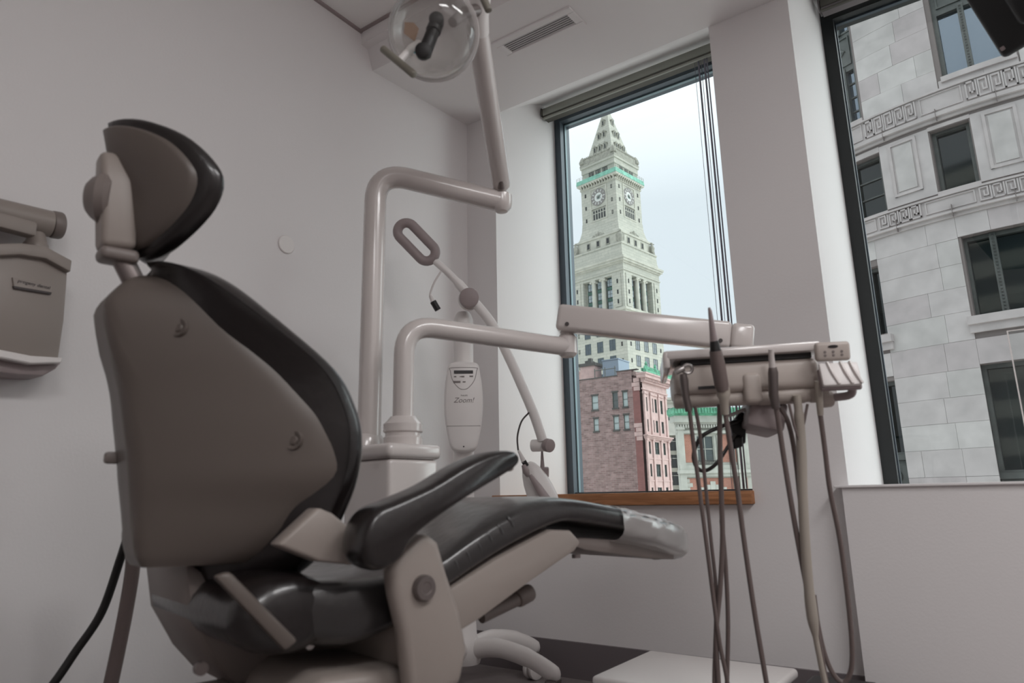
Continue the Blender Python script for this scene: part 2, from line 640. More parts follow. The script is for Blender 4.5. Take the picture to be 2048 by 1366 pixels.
def blind(x0, x1, y, z, label, m1, m2, cords):
    b = thing('blind_headrail', label, 'blind', ((x0 + x1) / 2, y, z), group='blind rails over the windows')
    part('rail', MB().rbox((x0, x1), (y - .035, y + .035), (z, z + .05), .008, 2), m1, b)
    part('end_cap', MB().rbox((x0 - .008, x0), (y - .038, y + .038), (z - .004, z + .053), .003, 1), m2, b)
    part('groove', MB().box((x0 + .004, x1 - .004), (y - .030, y + .028), (z - .016, z)), m2, b)
    part('lower_lip', MB().rbox((x0, x1), (y - .036, y - .02), (z - .022, z - .010), .003, 1), m1, b)
    for x, r, zb in cords:
        part('cord', MB().tube([(x, y - .01, z - .01), (x + .001, y - .008, (z + zb) / 2), (x, y - .01, zb)], r, 8), M['cord'], b)
    return b
blind(-1.925, -.81, 3.17, 2.965, 'grey blind headrail with hanging cords above the left window showing the clock tower',
      M['blind'], M['blind_dark'], [(-.992, .0012, .76), (-.971, .005, .76), (-.957, .0015, .76), (-.940, .005, .76), (-.926, .0035, .76)])
blind(-.372, 1.13, 3.19, 2.985, 'dark grey blind headrail at the top of the right window facing the stone building', M['blind_dark'], M['base'], [(1.10, .003, .80)])

# ceiling vent grille in the soffit
sl = math.atan2(2.757 - 2.706, YW - 1.962)
vm = Matrix.Translation((-1.37, 2.222, 2.706 + (2.222 - 1.962) * math.tan(sl))) @ Matrix.Rotation(sl, 4, 'X')
vt = thing('air_vent', 'white ceiling air vent grille with dark slots above the window', 'vent', vm.translation)
fr = MB()
for x, y in (((-.20, .20), (-.078, -.040)), ((-.20, .20), (.040, .078)), ((-.20, -.165), (-.04, .04)), ((.165, .20), (-.04, .04))):
    fr.rbox(x, y, (-.008, 0.004), .003, 1, vm)
part('grille_frame', fr, M['ceiling'], vt)
part('duct_shadow_box', MB().box((-.166, .166), (-.041, .041), (-.001, .03), vm), M['rubber'], vt)
slm = MB().box((-.165, .165), (-.0018, .0018), (-.005, .006)).mesh('slat', M['ceiling'])
for k in range(6):
    piece('slat', slm, vt, Matrix.Translation((0, 0, 0)) @ Matrix.Rotation(sl, 4, 'X') @ Matrix.Translation((0, -.034 + .0136 * k, 0)) @ Matrix.Rotation(.5, 4, 'X'))
# round cover plate on the left wall
dm = zframe((XL, 1.543, 1.716), (1, 0, 0))
single('cover_plate', MB().lathe([(.036, 0), (.037, .004), (.034, .007), (.0, .0075)], dm, 32, False), M['white'],
       'round white cover plate on the left wall between chair and pole', 'cover plate')
# fill light panels, unseen, added on the ceiling to brighten the room
for i, (x, y, wt, lab) in enumerate(((1.32, .95, 36, 'unseen fill light panel added on the ceiling nearest the windows'), (1.47, -.9, 38, 'unseen fill light panel added on the ceiling at the back'))):
    lp = thing('fill_light_panel', lab, 'light', (x, y, ZT), group='added ceiling fill panels')
    lf = MB()
    for q in ((x - .31, x - .285, y - .61, y + .61), (x + .285, x + .31, y - .61, y + .61), (x - .285, x + .285, y - .61, y - .585), (x - .285, x + .285, y + .585, y + .61)):
        lf.box(q[:2], q[2:], (ZT - .012, ZT + .007))
    part('fill_panel_frame', lf, M['white'], lp)
    area('fill_panel_lamp', (x, y, ZT - .006), (.56, 1.16), wt, (1, .99, .99), (x, y, 0))

# ---------------------------------------------------------------- outside: ground, old tower, brick houses, stone building
GZ = -20.0
M['street'] = mat('street', (222, 220, 216), 0.9)
struct('street_ground', MB().box((-400, 400), (4.5, 500), (GZ - .3, GZ)), M['street'])
M['granite'] = brick_mat('tower_granite', (184, 185, 174), (172, 174, 164), (146, 149, 140), 2.4, .9, .035, .85, .25, .06)
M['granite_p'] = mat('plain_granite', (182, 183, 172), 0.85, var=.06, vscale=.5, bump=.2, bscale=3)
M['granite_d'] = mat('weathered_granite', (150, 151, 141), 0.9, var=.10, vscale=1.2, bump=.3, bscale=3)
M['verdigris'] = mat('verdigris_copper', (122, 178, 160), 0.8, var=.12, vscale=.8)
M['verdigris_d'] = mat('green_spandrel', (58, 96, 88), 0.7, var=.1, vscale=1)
M['far_glass'] = mat('far_window_glass', (58, 72, 82), 0.12, spec=.7)
M['far_glass_l'] = mat('pale_far_window_glass', (150, 164, 170), 0.15, spec=.7)
M['far_dark'] = mat('dark_opening', (40, 46, 48), 0.7)
M['far_frame'] = mat('dark_far_frame', (70, 84, 84), 0.6)
M['clock_ring'] = mat('clock_ring', (128, 126, 124), 0.8)
M['clock_dial'] = mat('clock_dial', (214, 218, 214), 0.6)

TH = math.radians(-9.4)
tw = thing('clock_tower', 'tall pale granite clock tower with pyramid roof and green balcony', 'tower', (-86.46, 180.35, GZ), TH)
TO = -GZ  # heights below are above eye level zero; the tower's frame starts at the street

def sq(mb, a, z0, z1, a1=None):
    a1 = a if a1 is None else a1
    return mb.rings([[V((x * q, y * q, z + TO)) for x, y in ((-1, -1), (1, -1), (1, 1), (-1, 1))] for q, z in ((a, z0), (a1, z1))])

def steps(lst):
    mb = MB()
    for s in lst:
        sq(mb, *s)
    return mb
r2 = math.sqrt(2)
S = 13.25 / r2              # half side of the shaft
part('lower_shaft', steps([(S, GZ, 50.6)]), M['granite'], tw, True, smooth=0)
part('ledge', steps([(S + .35, 50.6, 51.2), (S + .75, 51.2, 51.8), (S + .3, 51.8, 52.2)]), M['granite_p'], tw, True, smooth=0)
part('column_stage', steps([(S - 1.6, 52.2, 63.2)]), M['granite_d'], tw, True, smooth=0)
part('frieze', steps([(S + .05, 62.2, 65.2), (S + .3, 63.0, 63.3)]), M['granite'], tw, True, smooth=0)
part('main_cornice', steps([(S + .4, 65.2, 65.7), (S + .9, 65.7, 66.3, ), (S + 1.15, 66.3, 66.9), (S + .5, 66.9, 67.3)]), M['granite_p'], tw, True, smooth=0)
part('base_block', steps([(S + .1, 67.3, 68.6, S - .1), (S - .15, 68.6, 71.2, S - .3), (S - .1, 71.2, 71.7)]), M['granite'], tw, True, smooth=0)
part('attic', steps([(7.9, 71.7, 75.8), (8.15, 75.4, 76.0)]), M['granite_p'], tw, True, smooth=0)
part('flared_base', steps([(7.75, 76.0, 77.2, 7.25), (7.25, 77.2, 79.5, 6.75), (6.75, 79.5, 82.0, 6.6)]), M['granite'], tw, True, smooth=0)
A = 6.55                    # half side of the clock stage
part('clock_stage', steps([(A, 82.0, 93.3)]), M['granite'], tw, True, smooth=0)
part('balcony_slab', steps([(A + .25, 93.0, 93.6), (A + .95, 94.3, 94.9)]), M['granite_p'], tw, True, smooth=0)
part('green_balcony', steps([(A + 1.05, 94.9, 96.3, A + .95)]), M['verdigris'], tw, True, smooth=0)
part('loggia', steps([(A - .45, 96.3, 98.6), (A - .25, 98.6, 101.0), (A + .05, 100.4, 101.1)]), M['granite'], tw, True, smooth=0)
part('parapet', steps([(A + .1, 101.1, 101.7), (A - .1, 101.7, 103.4)]), M['granite_d'], tw, True, smooth=0)
part('pyramid_roof', steps([(5.2, 102.4, 121.5, .62), (.62, 121.5, 122.3), (.75, 122.3, 122.8), (.6, 122.8, 125.2, .05)]), M['granite'], tw, True, smooth=0)

# faces: 0 looks along -y (left in view), 1 along +x (right in view), then the two hidden ones
def face(k, d):
    ang = (0, PI / 2, PI, -PI / 2)[k]
    ex = V((math.cos(ang), math.sin(ang), 0))
    n = V((math.sin(ang), -math.cos(ang), 0))
    return frame(n * d + V((0, 0, TO)), ex, -n)      # x right along the face, y into the wall, z up

def shared_window(w, h, fmat, gmat, bar=True, cols=2, rows=2, d=.18, fw=.12):
    """Sash window in its own frame: x centred, z from 0 to h, front at y=0; two meshes."""
    f = MB()
    f.box((-w / 2 - fw, -w / 2), (-.06, d), (-fw, h + fw))
    f.box((w / 2, w / 2 + fw), (-.06, d), (-fw, h + fw))
    f.box((-w / 2, w / 2), (-.06, d), (h, h + fw))
    f.box((-w / 2 - fw * .3, w / 2 + fw * .3), (-.12, d), (-fw, 0))
    if bar:
        for i in range(1, cols):
            x = -w / 2 + w * i / cols
            f.box((x - fw * .3, x + fw * .3), (-.03, d), (0, h))
        for i in range(1, rows):
            z = h * i / rows
            f.box((-w / 2, w / 2), (-.03, d), (z - fw * .3, z + fw * .3))
    g = MB().box((-w / 2, w / 2), (0.02, .06), (0, h))
    return f.mesh('window', fmat, None, 0), g.mesh('pane', gmat, None, 0)

def put_window(meshes, parent, m, name='window'):
    o = piece(name, meshes[0], parent, m)
    p = bpy.data.objects.new('pane', meshes[1])
    p.parent = o
    COL.objects.link(p)
    return o

wl = shared_window(1.9, 3.0, M['far_frame'], M['far_glass'], fw=.10)
wls = shared_window(.35, 1.0, M['far_dark'], M['far_dark'], bar=False, fw=.08)
for k in (0, 1):
    fm_ = face(k, S)
    for r_ in range(5):
        z = 46.6 - 4.75 * r_ - 1.6
        for c_ in (-1, 0, 1):
            x = c_ * 4.35
            put_window(wl, tw, fm_ @ Matrix.Translation((x, -.03, z)))
        for x in (-7.6, 7.6):
            put_window(wls, tw, fm_ @ Matrix.Translation((x, -.02, z + .8)), 'slit_window')
# column stage: corner piers, two round columns a side, three tall bays of windows with green spandrels
wb = shared_window(1.7, 2.1, M['far_dark'], M['far_glass_l'], fw=.12, cols=2)
wsl = shared_window(.32, 1.1, M['far_dark'], M['far_dark'], bar=False, fw=.06)
colm = MB().lathe([(.85, 0), (.85, .4), (.72, .45), (.70, .6), (.62, 9.3), (.72, 9.4), (.72, 9.6)], Matrix.Identity(4), 14)
colm.box((-1.0, 1.0), (-.75, .75), (9.6, 10.0))
colm.lathe([(.35, 0), (.35, 1.5)], frame((-.78, -.75, 9.45), (1, 0, 0), (0, 0, 1), (0, 1, 0)), 10)
colm.lathe([(.35, 0), (.35, 1.5)], frame((.78, -.75, 9.45), (1, 0, 0), (0, 0, 1), (0, 1, 0)), 10)
colm = colm.mesh('column', M['granite_p'], None, 40)
for sx in (-1, 1):
    for sy in (-1, 1):
        pier = MB().box((sx * S, sx * (S - 4.1)), (sy * S, sy * (S - 4.1)), (52.2 + TO, 62.4 + TO))
        for a_, b_ in (((sx * (S - 2.05), 1.1), (sy * (S + .1), .12)), ((sx * (S + .1), .12), (sy * (S - 2.05), 1.1))):
            pier.box((a_[0] - a_[1], a_[0] + a_[1]), (b_[0] - b_[1], b_[0] + b_[1]), (52.4 + TO, 62.2 + TO))
        part('corner_pier', pier, M['granite'], tw, True, smooth=0)
for k in (0, 1):
    fm_ = face(k, S - .75)
    for x in (-1.75, 1.75):
        piece('column', colm, tw, fm_ @ Matrix.Translation((x, 0, 52.2)))
    fm_ = face(k, S - 1.6)
    for c_ in (-1, 0, 1):
        x = c_ * 3.5
        mb = MB().box((x - 1.15, x + 1.15), (-.14, .1), (52.3, 62.3), fm_)
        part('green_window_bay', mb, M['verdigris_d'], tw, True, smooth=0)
        for z in (52.8, 56.2, 59.6):
            put_window(wb, tw, fm_ @ Matrix.Translation((x, -.2, z)))
    fm_ = face(k, S + .13)
    for z in (53.4, 56.2, 59.4):
        for x in (-S + 2.05, S - 2.05):
            put_window(wsl, tw, fm_ @ Matrix.Translation((x, -.12, z)), 'slit_window')
# rows of brackets and dentils
den = MB()
bra = MB().box((-.16, .16), (-.75, .1), (.15, .7)).box((-.14, .14), (-.45, .1), (-.35, .2)).mesh('bracket', M['granite_p'], None, 0)
for k in (0, 1):
    fm_ = face(k, S + .4)
    for i in range(30):
        x = -S - .2 + (2 * S + .4) * (i + .5) / 30
        den.box((x - .17, x + .17), (-.48, .1), (65.72, 66.25), fm_)
    fm_ = face(k, A)
    for i in range(13):
        x = -A + 2 * A * (i + .5) / 13
        piece('bracket', bra, tw, fm_ @ Matrix.Translation((x, -.05, 93.7)) @ Matrix.Diagonal((1.1, 1.3, 1.3, 1)))
part('dentils', den, M['granite_p'], tw, True, kind='stuff', smooth=0)
# attic windows, carved crests, corner eagles
wa = shared_window(.95, 1.7, M['granite_d'], M['far_dark'], bar=False, fw=.25)
for k in (0, 1):
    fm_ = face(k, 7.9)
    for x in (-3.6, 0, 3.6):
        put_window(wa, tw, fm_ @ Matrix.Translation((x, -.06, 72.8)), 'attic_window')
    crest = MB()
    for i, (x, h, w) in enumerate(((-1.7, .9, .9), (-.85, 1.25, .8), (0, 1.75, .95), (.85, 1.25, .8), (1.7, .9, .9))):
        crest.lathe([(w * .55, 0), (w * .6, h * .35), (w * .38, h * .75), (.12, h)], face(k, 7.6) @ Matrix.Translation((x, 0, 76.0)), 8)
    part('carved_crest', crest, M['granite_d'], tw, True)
eag = MB()
eag.lathe([(.75, 0), (.85, .5), (.7, 1.6), (.85, 2.4), (.6, 3.1), (.32, 3.4), (.42, 3.8), (.3, 4.2), (.05, 4.4)], Matrix.Identity(4), 10)
for s_ in (-1, 1):
    eag.rings([[V((s_ * .5, -.2 + .4 * a, .5)), V((s_ * 1.15, .1 + .3 * a, .9)), V((s_ * 1.3, .1 + .3 * a, 2.6)), V((s_ * .95, a * .3, 3.4)), V((s_ * .5, -.2 + .4 * a, 2.6))] for a in (0, 1)])
eag.box((-.14, .14), (-.75, -.3), (3.6, 3.85))
eag = eag.mesh('stone_eagle', M['granite_d'], None, 50)
for x, y in ((1, -1), (-1, -1), (1, 1)):
    piece('stone_eagle', eag, tw, Matrix.Translation((x * 8.3, y * 8.3, 71.6 + TO)) @ Matrix.Rotation(math.atan2(y, x) + PI / 2, 4, 'Z'))
# clock stage: panel, ring, dial, hands, louvres, slit windows
for k in (0, 1):
    fm_ = face(k, A)
    fr_ = MB()
    for x, z in (((-3.15, -2.75), (81.6, 92.6)), ((2.75, 3.15), (81.6, 92.6)), ((-2.75, 2.75), (92.2, 92.6)), ((-2.75, 2.75), (81.6, 82.0)), ((-2.75, 2.75), (85.75, 86.05))):
        fr_.box(x, (-.18, .05), z, fm_)
    part('clock_panel_frame', fr_, M['granite_p'], tw, True, smooth=0)
    cf = frame(fm_ @ V((0, 0, 89.2)), fm_.to_3x3() @ V((1, 0, 0)), fm_.to_3x3() @ V((0, 0, 1)), fm_.to_3x3() @ V((0, -1, 0)))
    ring = part('clock_ring', MB().lathe([(2.72, -.05), (2.72, .16), (1.5, .16), (1.5, -.05)], cf, 40, False), M['clock_ring'], tw, True)
    for i in range(12):
        a = 2 * PI * i / 12
        mb = MB().box((-.10, .10), (1.72, 2.45), (.16, .22), cf @ Matrix.Rotation(a, 4, 'Z'))
        o = part('hour_mark', mb, M['clock_dial'], ring, True, smooth=0)
    part('clock_dial', MB().lathe([(1.5, -.02), (1.5, .06), (0, .06)], cf, 36, False), M['clock_dial'], tw, True)
    star = MB()
    for i in range(12):
        a = 2 * PI * i / 12
        c0, s0 = math.cos(a), math.sin(a)
        star.add([cf @ V((c0 * 1.15, s0 * 1.15, .075)), cf @ V((-s0 * .16, c0 * .16, .075)), cf @ V((s0 * .16, -c0 * .16, .075)), cf @ V((0, 0, .12))], [(0, 1, 3), (0, 3, 2), (1, 2, 3)])
    part('dial_star', star, M['verdigris_d'], tw, True, smooth=0)
    # ten past four or so: minute hand towards two, hour hand towards four
    for ln, a, w in ((2.3, math.radians(60), .10), (1.5, math.radians(125), .14)):
        mb = MB().add([cf @ Matrix.Rotation(-a, 4, 'Z') @ V(p) for p in ((-w, -.5, .22), (w, -.5, .22), (.03, ln, .22), (-.03, ln, .22), (-w, -.5, .27), (w, -.5, .27), (.03, ln, .27), (-.03, ln, .27))], [(0, 1, 2, 3), (4, 5, 6, 7), (0, 1, 5, 4), (1, 2, 6, 5), (2, 3, 7, 6), (3, 0, 4, 7)])
        part('clock_hand', mb, M['clock_ring'], tw, True, smooth=0)
    lou = MB()
    for i in range(5):
        x = -1.95 + .98 * i
        for z0, z1 in ((82.2, 84.0), (84.3, 85.1)):
            lou.box((x - .3, x + .3), (-.05, .05), (z0, z1), fm_)
    part('louvre_openings', lou, M['far_dark'], tw, True, smooth=0, kind='stuff')
    den2 = MB()
    for i in range(14):
        den2.box((-2.6 + .4 * i - .1, -2.6 + .4 * i + .1), (-.25, .0), (85.4, 85.75), fm_)
    part('small_dentils', den2, M['granite_d'], tw, True, smooth=0, kind='stuff')
    for x in (-4.9, 4.9):
        for z in (82.3, 86.4, 90.6):
            put_window(wls, tw, fm_ @ Matrix.Translation((x, -.02, z)), 'slit_window')
    # loggia openings and little columns
    fm_ = face(k, A - .45)
    for i in range(3):
        x = -2.6 + 2.6 * i
        part('loggia_opening', MB().box((x - 1.0, x + 1.0), (-.03, .2), (96.9, 98.5), fm_), M['far_dark'], tw, True, smooth=0)
    # antefix crown on the parapet
    an = MB()
    fm_ = face(k, A - .1)
    for i in range(19):
        x = -A + .5 + (2 * A - 1) * i / 18
        an.lathe([(.3, 0), (.34, .3), (.2, .65), (.03, .85)], fm_ @ Matrix.Translation((x, .1, 103.35)), 6)
    part('antefix_row', an, M['granite_d'], tw, True, kind='stuff')
    # roof dormers
    slope = math.atan2(5.2 - .62, 121.5 - 102.4)
    for z, n_ in ((105.4, 3), (110.2, 2), (115.0, 1)):
        dd = 5.2 - (z - 102.4) * (5.2 - .62) / (121.5 - 102.4)
        for i in range(n_):
            x = (i - (n_ - 1) / 2) * 2.0
            fm2 = face(k, dd)
            dm_ = MB().box((x - .6, x + .6), (-.12, .6), (z - .1, z + 1.9), fm2)
            dm_.prism([(x - .8, z + 1.9), (x + .8, z + 1.9), (x, z + 2.6)], -.2, .7, fm2)
            d_ = part('dormer', dm_, M['granite_d'], tw, True, smooth=0)
            part('dormer_opening', MB().box((x - .22, x + .22), (-.16, 0), (z + .2, z + 1.6), fm2), M['far_dark'], d_, True, smooth=0)
for x, y in ((1, -1), (-1, -1), (1, 1)):
    part('corner_acroterion', MB().lathe([(1.0, 0), (1.15, .6), (.8, 1.5), (.5, 2.1), (.08, 2.6)], Matrix.Translation((x * (A - .6), y * (A - .6), 102.2 + TO)), 8), M['granite_d'], tw, True)
rl = MB()
for k in (0, 1):
    fm_ = face(k, A + .9)
    for i in range(14):
        x = -A - .9 + (2 * A + 1.8) * i / 13
        rl.box((x - .04, x + .04), (-.04, .04), (96.2, 97.3), fm_)
    for z in (96.8, 97.3):
        rl.box((-A - .9, A + .9), (-.03, .03), (z - .03, z + .03), fm_)
part('balcony_railing', rl, M['granite_d'], tw, True, kind='stuff', smooth=0)

# ---------------------------------------------------------------- pink brick house
M['brick'] = brick_mat('pink_brick', (154, 130, 127), (124, 100, 98), (150, 134, 131), .50, .17, .02, .9, .7, .24)
M['brownstone'] = mat('pink_sandstone', (192, 166, 162), 0.85, var=.06, vscale=2)
M['red_patch'] = brick_mat('red_brick', (138, 92, 89), (128, 84, 81), (132, 98, 95), .30, .10, .01, .9, .4, .1)
M['lintel'] = mat('dark_stone_sill', (74, 74, 72), 0.8)
M['sash'] = mat('green_grey_sash', (92, 100, 96), 0.6)
M['pane_l'] = mat('bright_pane', (172, 186, 186), 0.15, spec=.8)
M['pane_d'] = mat('dark_pane', (70, 80, 80), 0.12, spec=.8)
M['copper'] = mat('green_copper', (96, 160, 132), 0.75, var=.2, vscale=3)
M['bluemetal'] = mat('blue_grey_metal', (134, 150, 166), 0.5, metal=.2)
KX, KY = -24.3, 54.86
bh = thing('brick_house', 'pink brick corner house with green copper cresting below the clock tower', 'building', (KX, KY, GZ))
fs = frame((KX, KY, 0), (-1, 0, 0), (0, 1, 0))      # side wall: x runs to the left in view (mirrored frame)
fs = frame((KX - 7.3, KY, 0), (1, 0, 0), (0, 1, 0))
def sx(s):                                          # distance from the corner -> x of the side frame
    return 7.3 - s
sw = [(5.06, 4.39, 8.2, 9.5), (2.95, 2.40, 8.2, 9.6), (1.96, 1.45, 8.22, 9.57), (4.96, 4.44, 6.26, 7.4), (2.97, 2.42, 6.23, 7.46), (1.94, 1.43, 6.24, 7.5)]
hs = [(sx(a), sx(b), c, d) for a, b, c, d in sw]
w_ = MB()
holes(w_, fs, sx(7.2), sx(.95), GZ, 11.0, hs, .25)
w_.box((sx(2.4), sx(.95)), (0, 5), (11.0, 11.42), fs)
w_.box((sx(7.2), sx(2.4)), (.0, .35), (11.0, 11.06), fs)
w_.box((sx(7.2), sx(7.19)), (0, 9), (GZ, 11.0), fs)
w_.box((sx(7.2), sx(.3)), (.4, 5.2), (10.2, 10.9), fs)
part('side_wall', w_, M['brick'], bh, smooth=0)
pt = MB()
holes(pt, fs, sx(.95), sx(.28), GZ, 10.2, [], .1)
part('red_brick_strip', pt, M['red_patch'], bh, smooth=0)
for n_, z0 in ((4, 5.2), (3, 9.55)):
    for i in range(n_):
        z = z0 + i * .38
        part('quoin', MB().box((sx(1.0 if i % 2 else .82), sx(.25)), (-.03, .06), (z, z + .35), fs), M['brownstone'], bh, smooth=0)
cop = MB()
cop.box((sx(7.25), sx(2.35)), (-.06, .4), (11.06, 11.14), fs)
cop.box((sx(2.45), sx(.4)), (-.06, .4), (11.42, 11.5), fs)
part('roof_coping', cop, M['lintel'], bh, smooth=0)
for i, (a, b, c, d) in enumerate(hs):
    w, h = b - a, d - c
    wm = shared_window(w - .08, h - .08, M['sash'], M['pane_d'] if i in (1,) else M['pane_l'], True, 1, 2, .12, .05)
    o = put_window(wm, bh, Matrix.Translation(V((0, 0, -GZ)) - V((KX, KY, 0))) @ fs @ Matrix.Translation(((a + b) / 2, .10, c + .05)))
    part('sill', MB().box((a - .06, b + .06), (-.10, .2), (c - .12, c), fs), M['lintel'], bh, smooth=0)
    part('lintel', MB().box((a - .06, b + .06), (-.04, .1), (d, d + .13), fs), M['lintel'], bh, smooth=0)
# street front (faces right in view)
ff = frame((KX, KY, 0), (0, 1, 0), (-1, 0, 0))
FL = 5.35
rows = [(7.75, 9.0, (('n', .62), ('d', 2.3), ('n', 4.0))), (5.98, 7.05, (('n', .62), ('d', 2.3), ('n', 4.0))),
        (4.05, 5.12, (('n', .75), ('w', 2.4), ('n', 4.05))), (2.12, 3.2, (('n', .75), ('w', 2.4), ('n', 4.05))), (.1, 1.2, (('n', .75), ('w', 2.4), ('n', 4.05)))]
fh = []
for z0, z1, cols in rows:
    for t, x in cols:
        for dx, w in (((0, .52),) if t == 'n' else ((-.40, .48), (.40, .48)) if t == 'd' else ((0, .95),)):
            fh.append((x + dx - w / 2, x + dx + w / 2, z0, z1))
w_ = MB()
holes(w_, ff, 0, FL, GZ, 10.6, fh, .22)
w_.box((FL, FL + .02), (0, 6), (GZ, 10.6), ff)
part('street_front', w_, M['brownstone'], bh, smooth=0)
ic = Matrix.Translation(-V((KX, KY, GZ)))
for a, b, c, d in fh:
    wm = shared_window(b - a - .06, d - c - .06, M['sash'], M['pane_d'], True, 2 if b - a > .7 else 1, 2, .1, .04)
    put_window(wm, bh, ic @ ff @ Matrix.Translation(((a + b) / 2, .10, c + .04)))
for x in (0.05, 1.35, 3.15, 4.75):
    for z0, z1 in ((6.0 - .4, 9.25), (-4, 5.2)):
        part('pilaster', MB().box((x, x + .36), (-.10, .05), (z0, z1), ff).box((x - .05, x + .41), (-.16, .05), (z1, z1 + .22), ff), M['brownstone'], bh, smooth=0)
for x0, x1, z in ((.25, .98, 9.25), (1.75, 2.95, 9.25), (3.62, 4.4, 9.25)):
    part('window_hood', MB().box((x0, x1), (-.10, .05), (z, z + .14), ff), M['brownstone'], bh, smooth=0)
lc = MB()
lc.box((-.2, FL + .1), (-.25, .05), (5.42, 5.56), ff)
lc.box((-.28, FL + .15), (-.38, .05), (5.56, 5.66), ff)
lc.box((-.12, FL + .05), (-.14, .05), (5.30, 5.42), ff)
part('middle_ledge', lc, M['brownstone'], bh, smooth=0)
for z in (3.6, 1.7):
    part('spandrel_band', MB().box((0, FL), (-.04, .05), (z, z + .12), ff), M['brownstone'], bh, smooth=0)
mc = MB()
mc.box((-.1, FL + .1), (-.10, .05), (9.6, 9.75), ff)
mc.box((-.15, FL + .15), (-.25, .05), (10.25, 10.4), ff)
mc.box((-.45, FL + .45), (-.55, .3), (10.62, 10.9), ff)
mc.box((-.5, FL + .5), (-.65, .3), (10.9, 11.05), ff)
part('top_cornice', mc, M['brownstone'], bh, smooth=0)
de = MB()
for i in range(22):
    x = -.1 + (FL + .2) * i / 21
    de.box((x - .07, x + .07), (-.42, .05), (10.4, 10.62), ff)
part('cornice_dentils', de, M['brownstone'], bh, smooth=0, kind='stuff')
gr = MB()
gr.box((-.5, FL + .5), (-.66, -.4), (11.05, 11.22), ff)
gr.box((-.3, FL + .5), (-.2, -.1), (11.2, 11.45), ff)
for i in range(24):
    x = -.4 + (FL + .8) * i / 23
    gr.lathe([(.10, 0), (.13, .12), (.07, .3), (.02, .42)], ff @ Matrix.Translation((x, -.5, 11.2)), 6)
for x in (.05, 2.0, 4.0, FL + .2):
    gr.lathe([(.2, 0), (.24, .2), (.1, .5), (.14, .62), (.03, .85)], ff @ Matrix.Translation((x, -.45, 11.2)), 8)
part('copper_cresting', gr, M['copper'], bh, kind='stuff')
# on its roof: chimney block, low penthouse, metal tank casing, rail
J = V((-31.18, 58.17, 0))
fj = frame(J, (1, 0, 0), (0, 1, 0))
rc = thing('roof_penthouse', 'low pink stone penthouse wall with chimney stack on the brick house roof', 'penthouse', (J.x, J.y, 10.9))
part('penthouse_wall', MB().box((-2.6, -.6), (0, 1.4), (10.9, 12.45), fj).box((-2.65, -.55), (-.05, 1.45), (12.45, 12.6), fj), M['brownstone'], rc, smooth=0)
part('chimney_stack', MB().box((-.78, .8), (-.5, .9), (10.9, 12.9), fj), M['brownstone'], rc, smooth=0)
part('chimney_cap', MB().box((-.9, .92), (-.62, 1.02), (12.9, 13.2), fj).box((-.4, .3), (-.2, .5), (13.2, 13.5), fj).box((-.1, .25), (-.1, .3), (13.5, 13.75), fj), M['lintel'], rc, smooth=0)
tk = thing('roof_plant_casing', 'blue grey metal plant casing on the brick house roof', 'plant casing', (J.x + 2.3, J.y, 10.9))
part('casing', MB().box((1.42, 3.1), (.0, 2.4), (11.4, 13.3), fj), M['bluemetal'], tk, smooth=0)
part('casing_lid', MB().box((1.36, 3.16), (-.06, 2.46), (13.3, 13.4), fj), M['bluemetal'], tk, smooth=0)
lg = MB()
for x in (1.5, 3.0):
    for y in (.1, 2.3):
        lg.box((x - .06, x + .06), (y - .06, y + .06), (10.9, 11.4), fj)
part('casing_legs', lg, M['lintel'], tk, smooth=0, kind='stuff')
rr = MB()
for z in (11.5, 12.3):
    rr.rod(fj @ V((.9, -.8, z)), fj @ V((3.2, -.8, z)), .04, 6)
for x in (.95, 2.05, 3.1):
    rr.rod(fj @ V((x, -.8, 10.9)), fj @ V((x, -.8, 12.5)), .05, 6)
single('roof_rail', rr, M['sash'], 'thin grey pipe railing in front of the plant casing', 'railing')
# narrow neighbour left of the brick house
nb = thing('narrow_neighbour_house', 'sliver of grey green house left of the pink brick wall', 'building', (-36.5, 60, GZ))
part('wall', MB().box((-40, -32.05), (58.5, 64), (GZ, 8.2)), M['granite_d'], nb, smooth=0)
for z in (.8, 2.6, 4.4, 6.2):
    part('window', MB().box((-33.2, -32.3), (58.4, 58.6), (z, z + 1.1)), M['verdigris_d'], nb, smooth=0)

# ---------------------------------------------------------------- stone and red brick house with green cornice
M['redbrick'] = brick_mat('orange_red_brick', (172, 116, 98), (158, 104, 88), (176, 140, 126), .24, .085, .012, .9, .3, .12)
M['limestone'] = mat('grey_limestone', (182, 184, 176), 0.85, var=.06, vscale=1.5, bump=.15, bscale=6)
T0 = V((-16.17, 47.31, 0))
cdir = V((.71, .7042, 0)).normalized()
ft = frame(T0, cdir, V((-cdir.y, cdir.x, 0)))
sh = thing('stone_and_brick_house', 'grey stone house with red brick panels and wide green cornice', 'building', (T0.x, T0.y, GZ))
X0, X1 = -2.35, 9.0
w_ = MB()
holes(w_, ft, X0, X1, GZ, 5.5, [(-.98, .35, 2.72, 4.6)], .3)
w_.box((X0, X0 + .02), (0, .3), (GZ, 5.5), ft)
part('stone_wall', w_, M['limestone'], sh, smooth=0)
for x0, x1, z0, z1 in ((-1.95, -1.15, 2.75, 4.68), (.75, 2.2, 2.75, 4.68), (-1.9, 2.6, .2, 1.68), (-1.9, 2.6, -2.4, -.2)):
    part('red_brick_panel', MB().box((x0, x1), (-.03, .05), (z0, z1), ft), M['redbrick'], sh, smooth=0)
for x0, flip in ((-1.15, 1), (.75, -1)):
    for i in range(7):
        w = .32 if i % 2 else .18
        a, b = (x0 - w * .5, x0 + .2) if flip > 0 else (x0 - .2, x0 + w * .5)
        part('quoin', MB().box((a, b), (-.07, .05), (2.78 + i * .27, 3.03 + i * .27), ft), M['limestone'], sh, smooth=0)
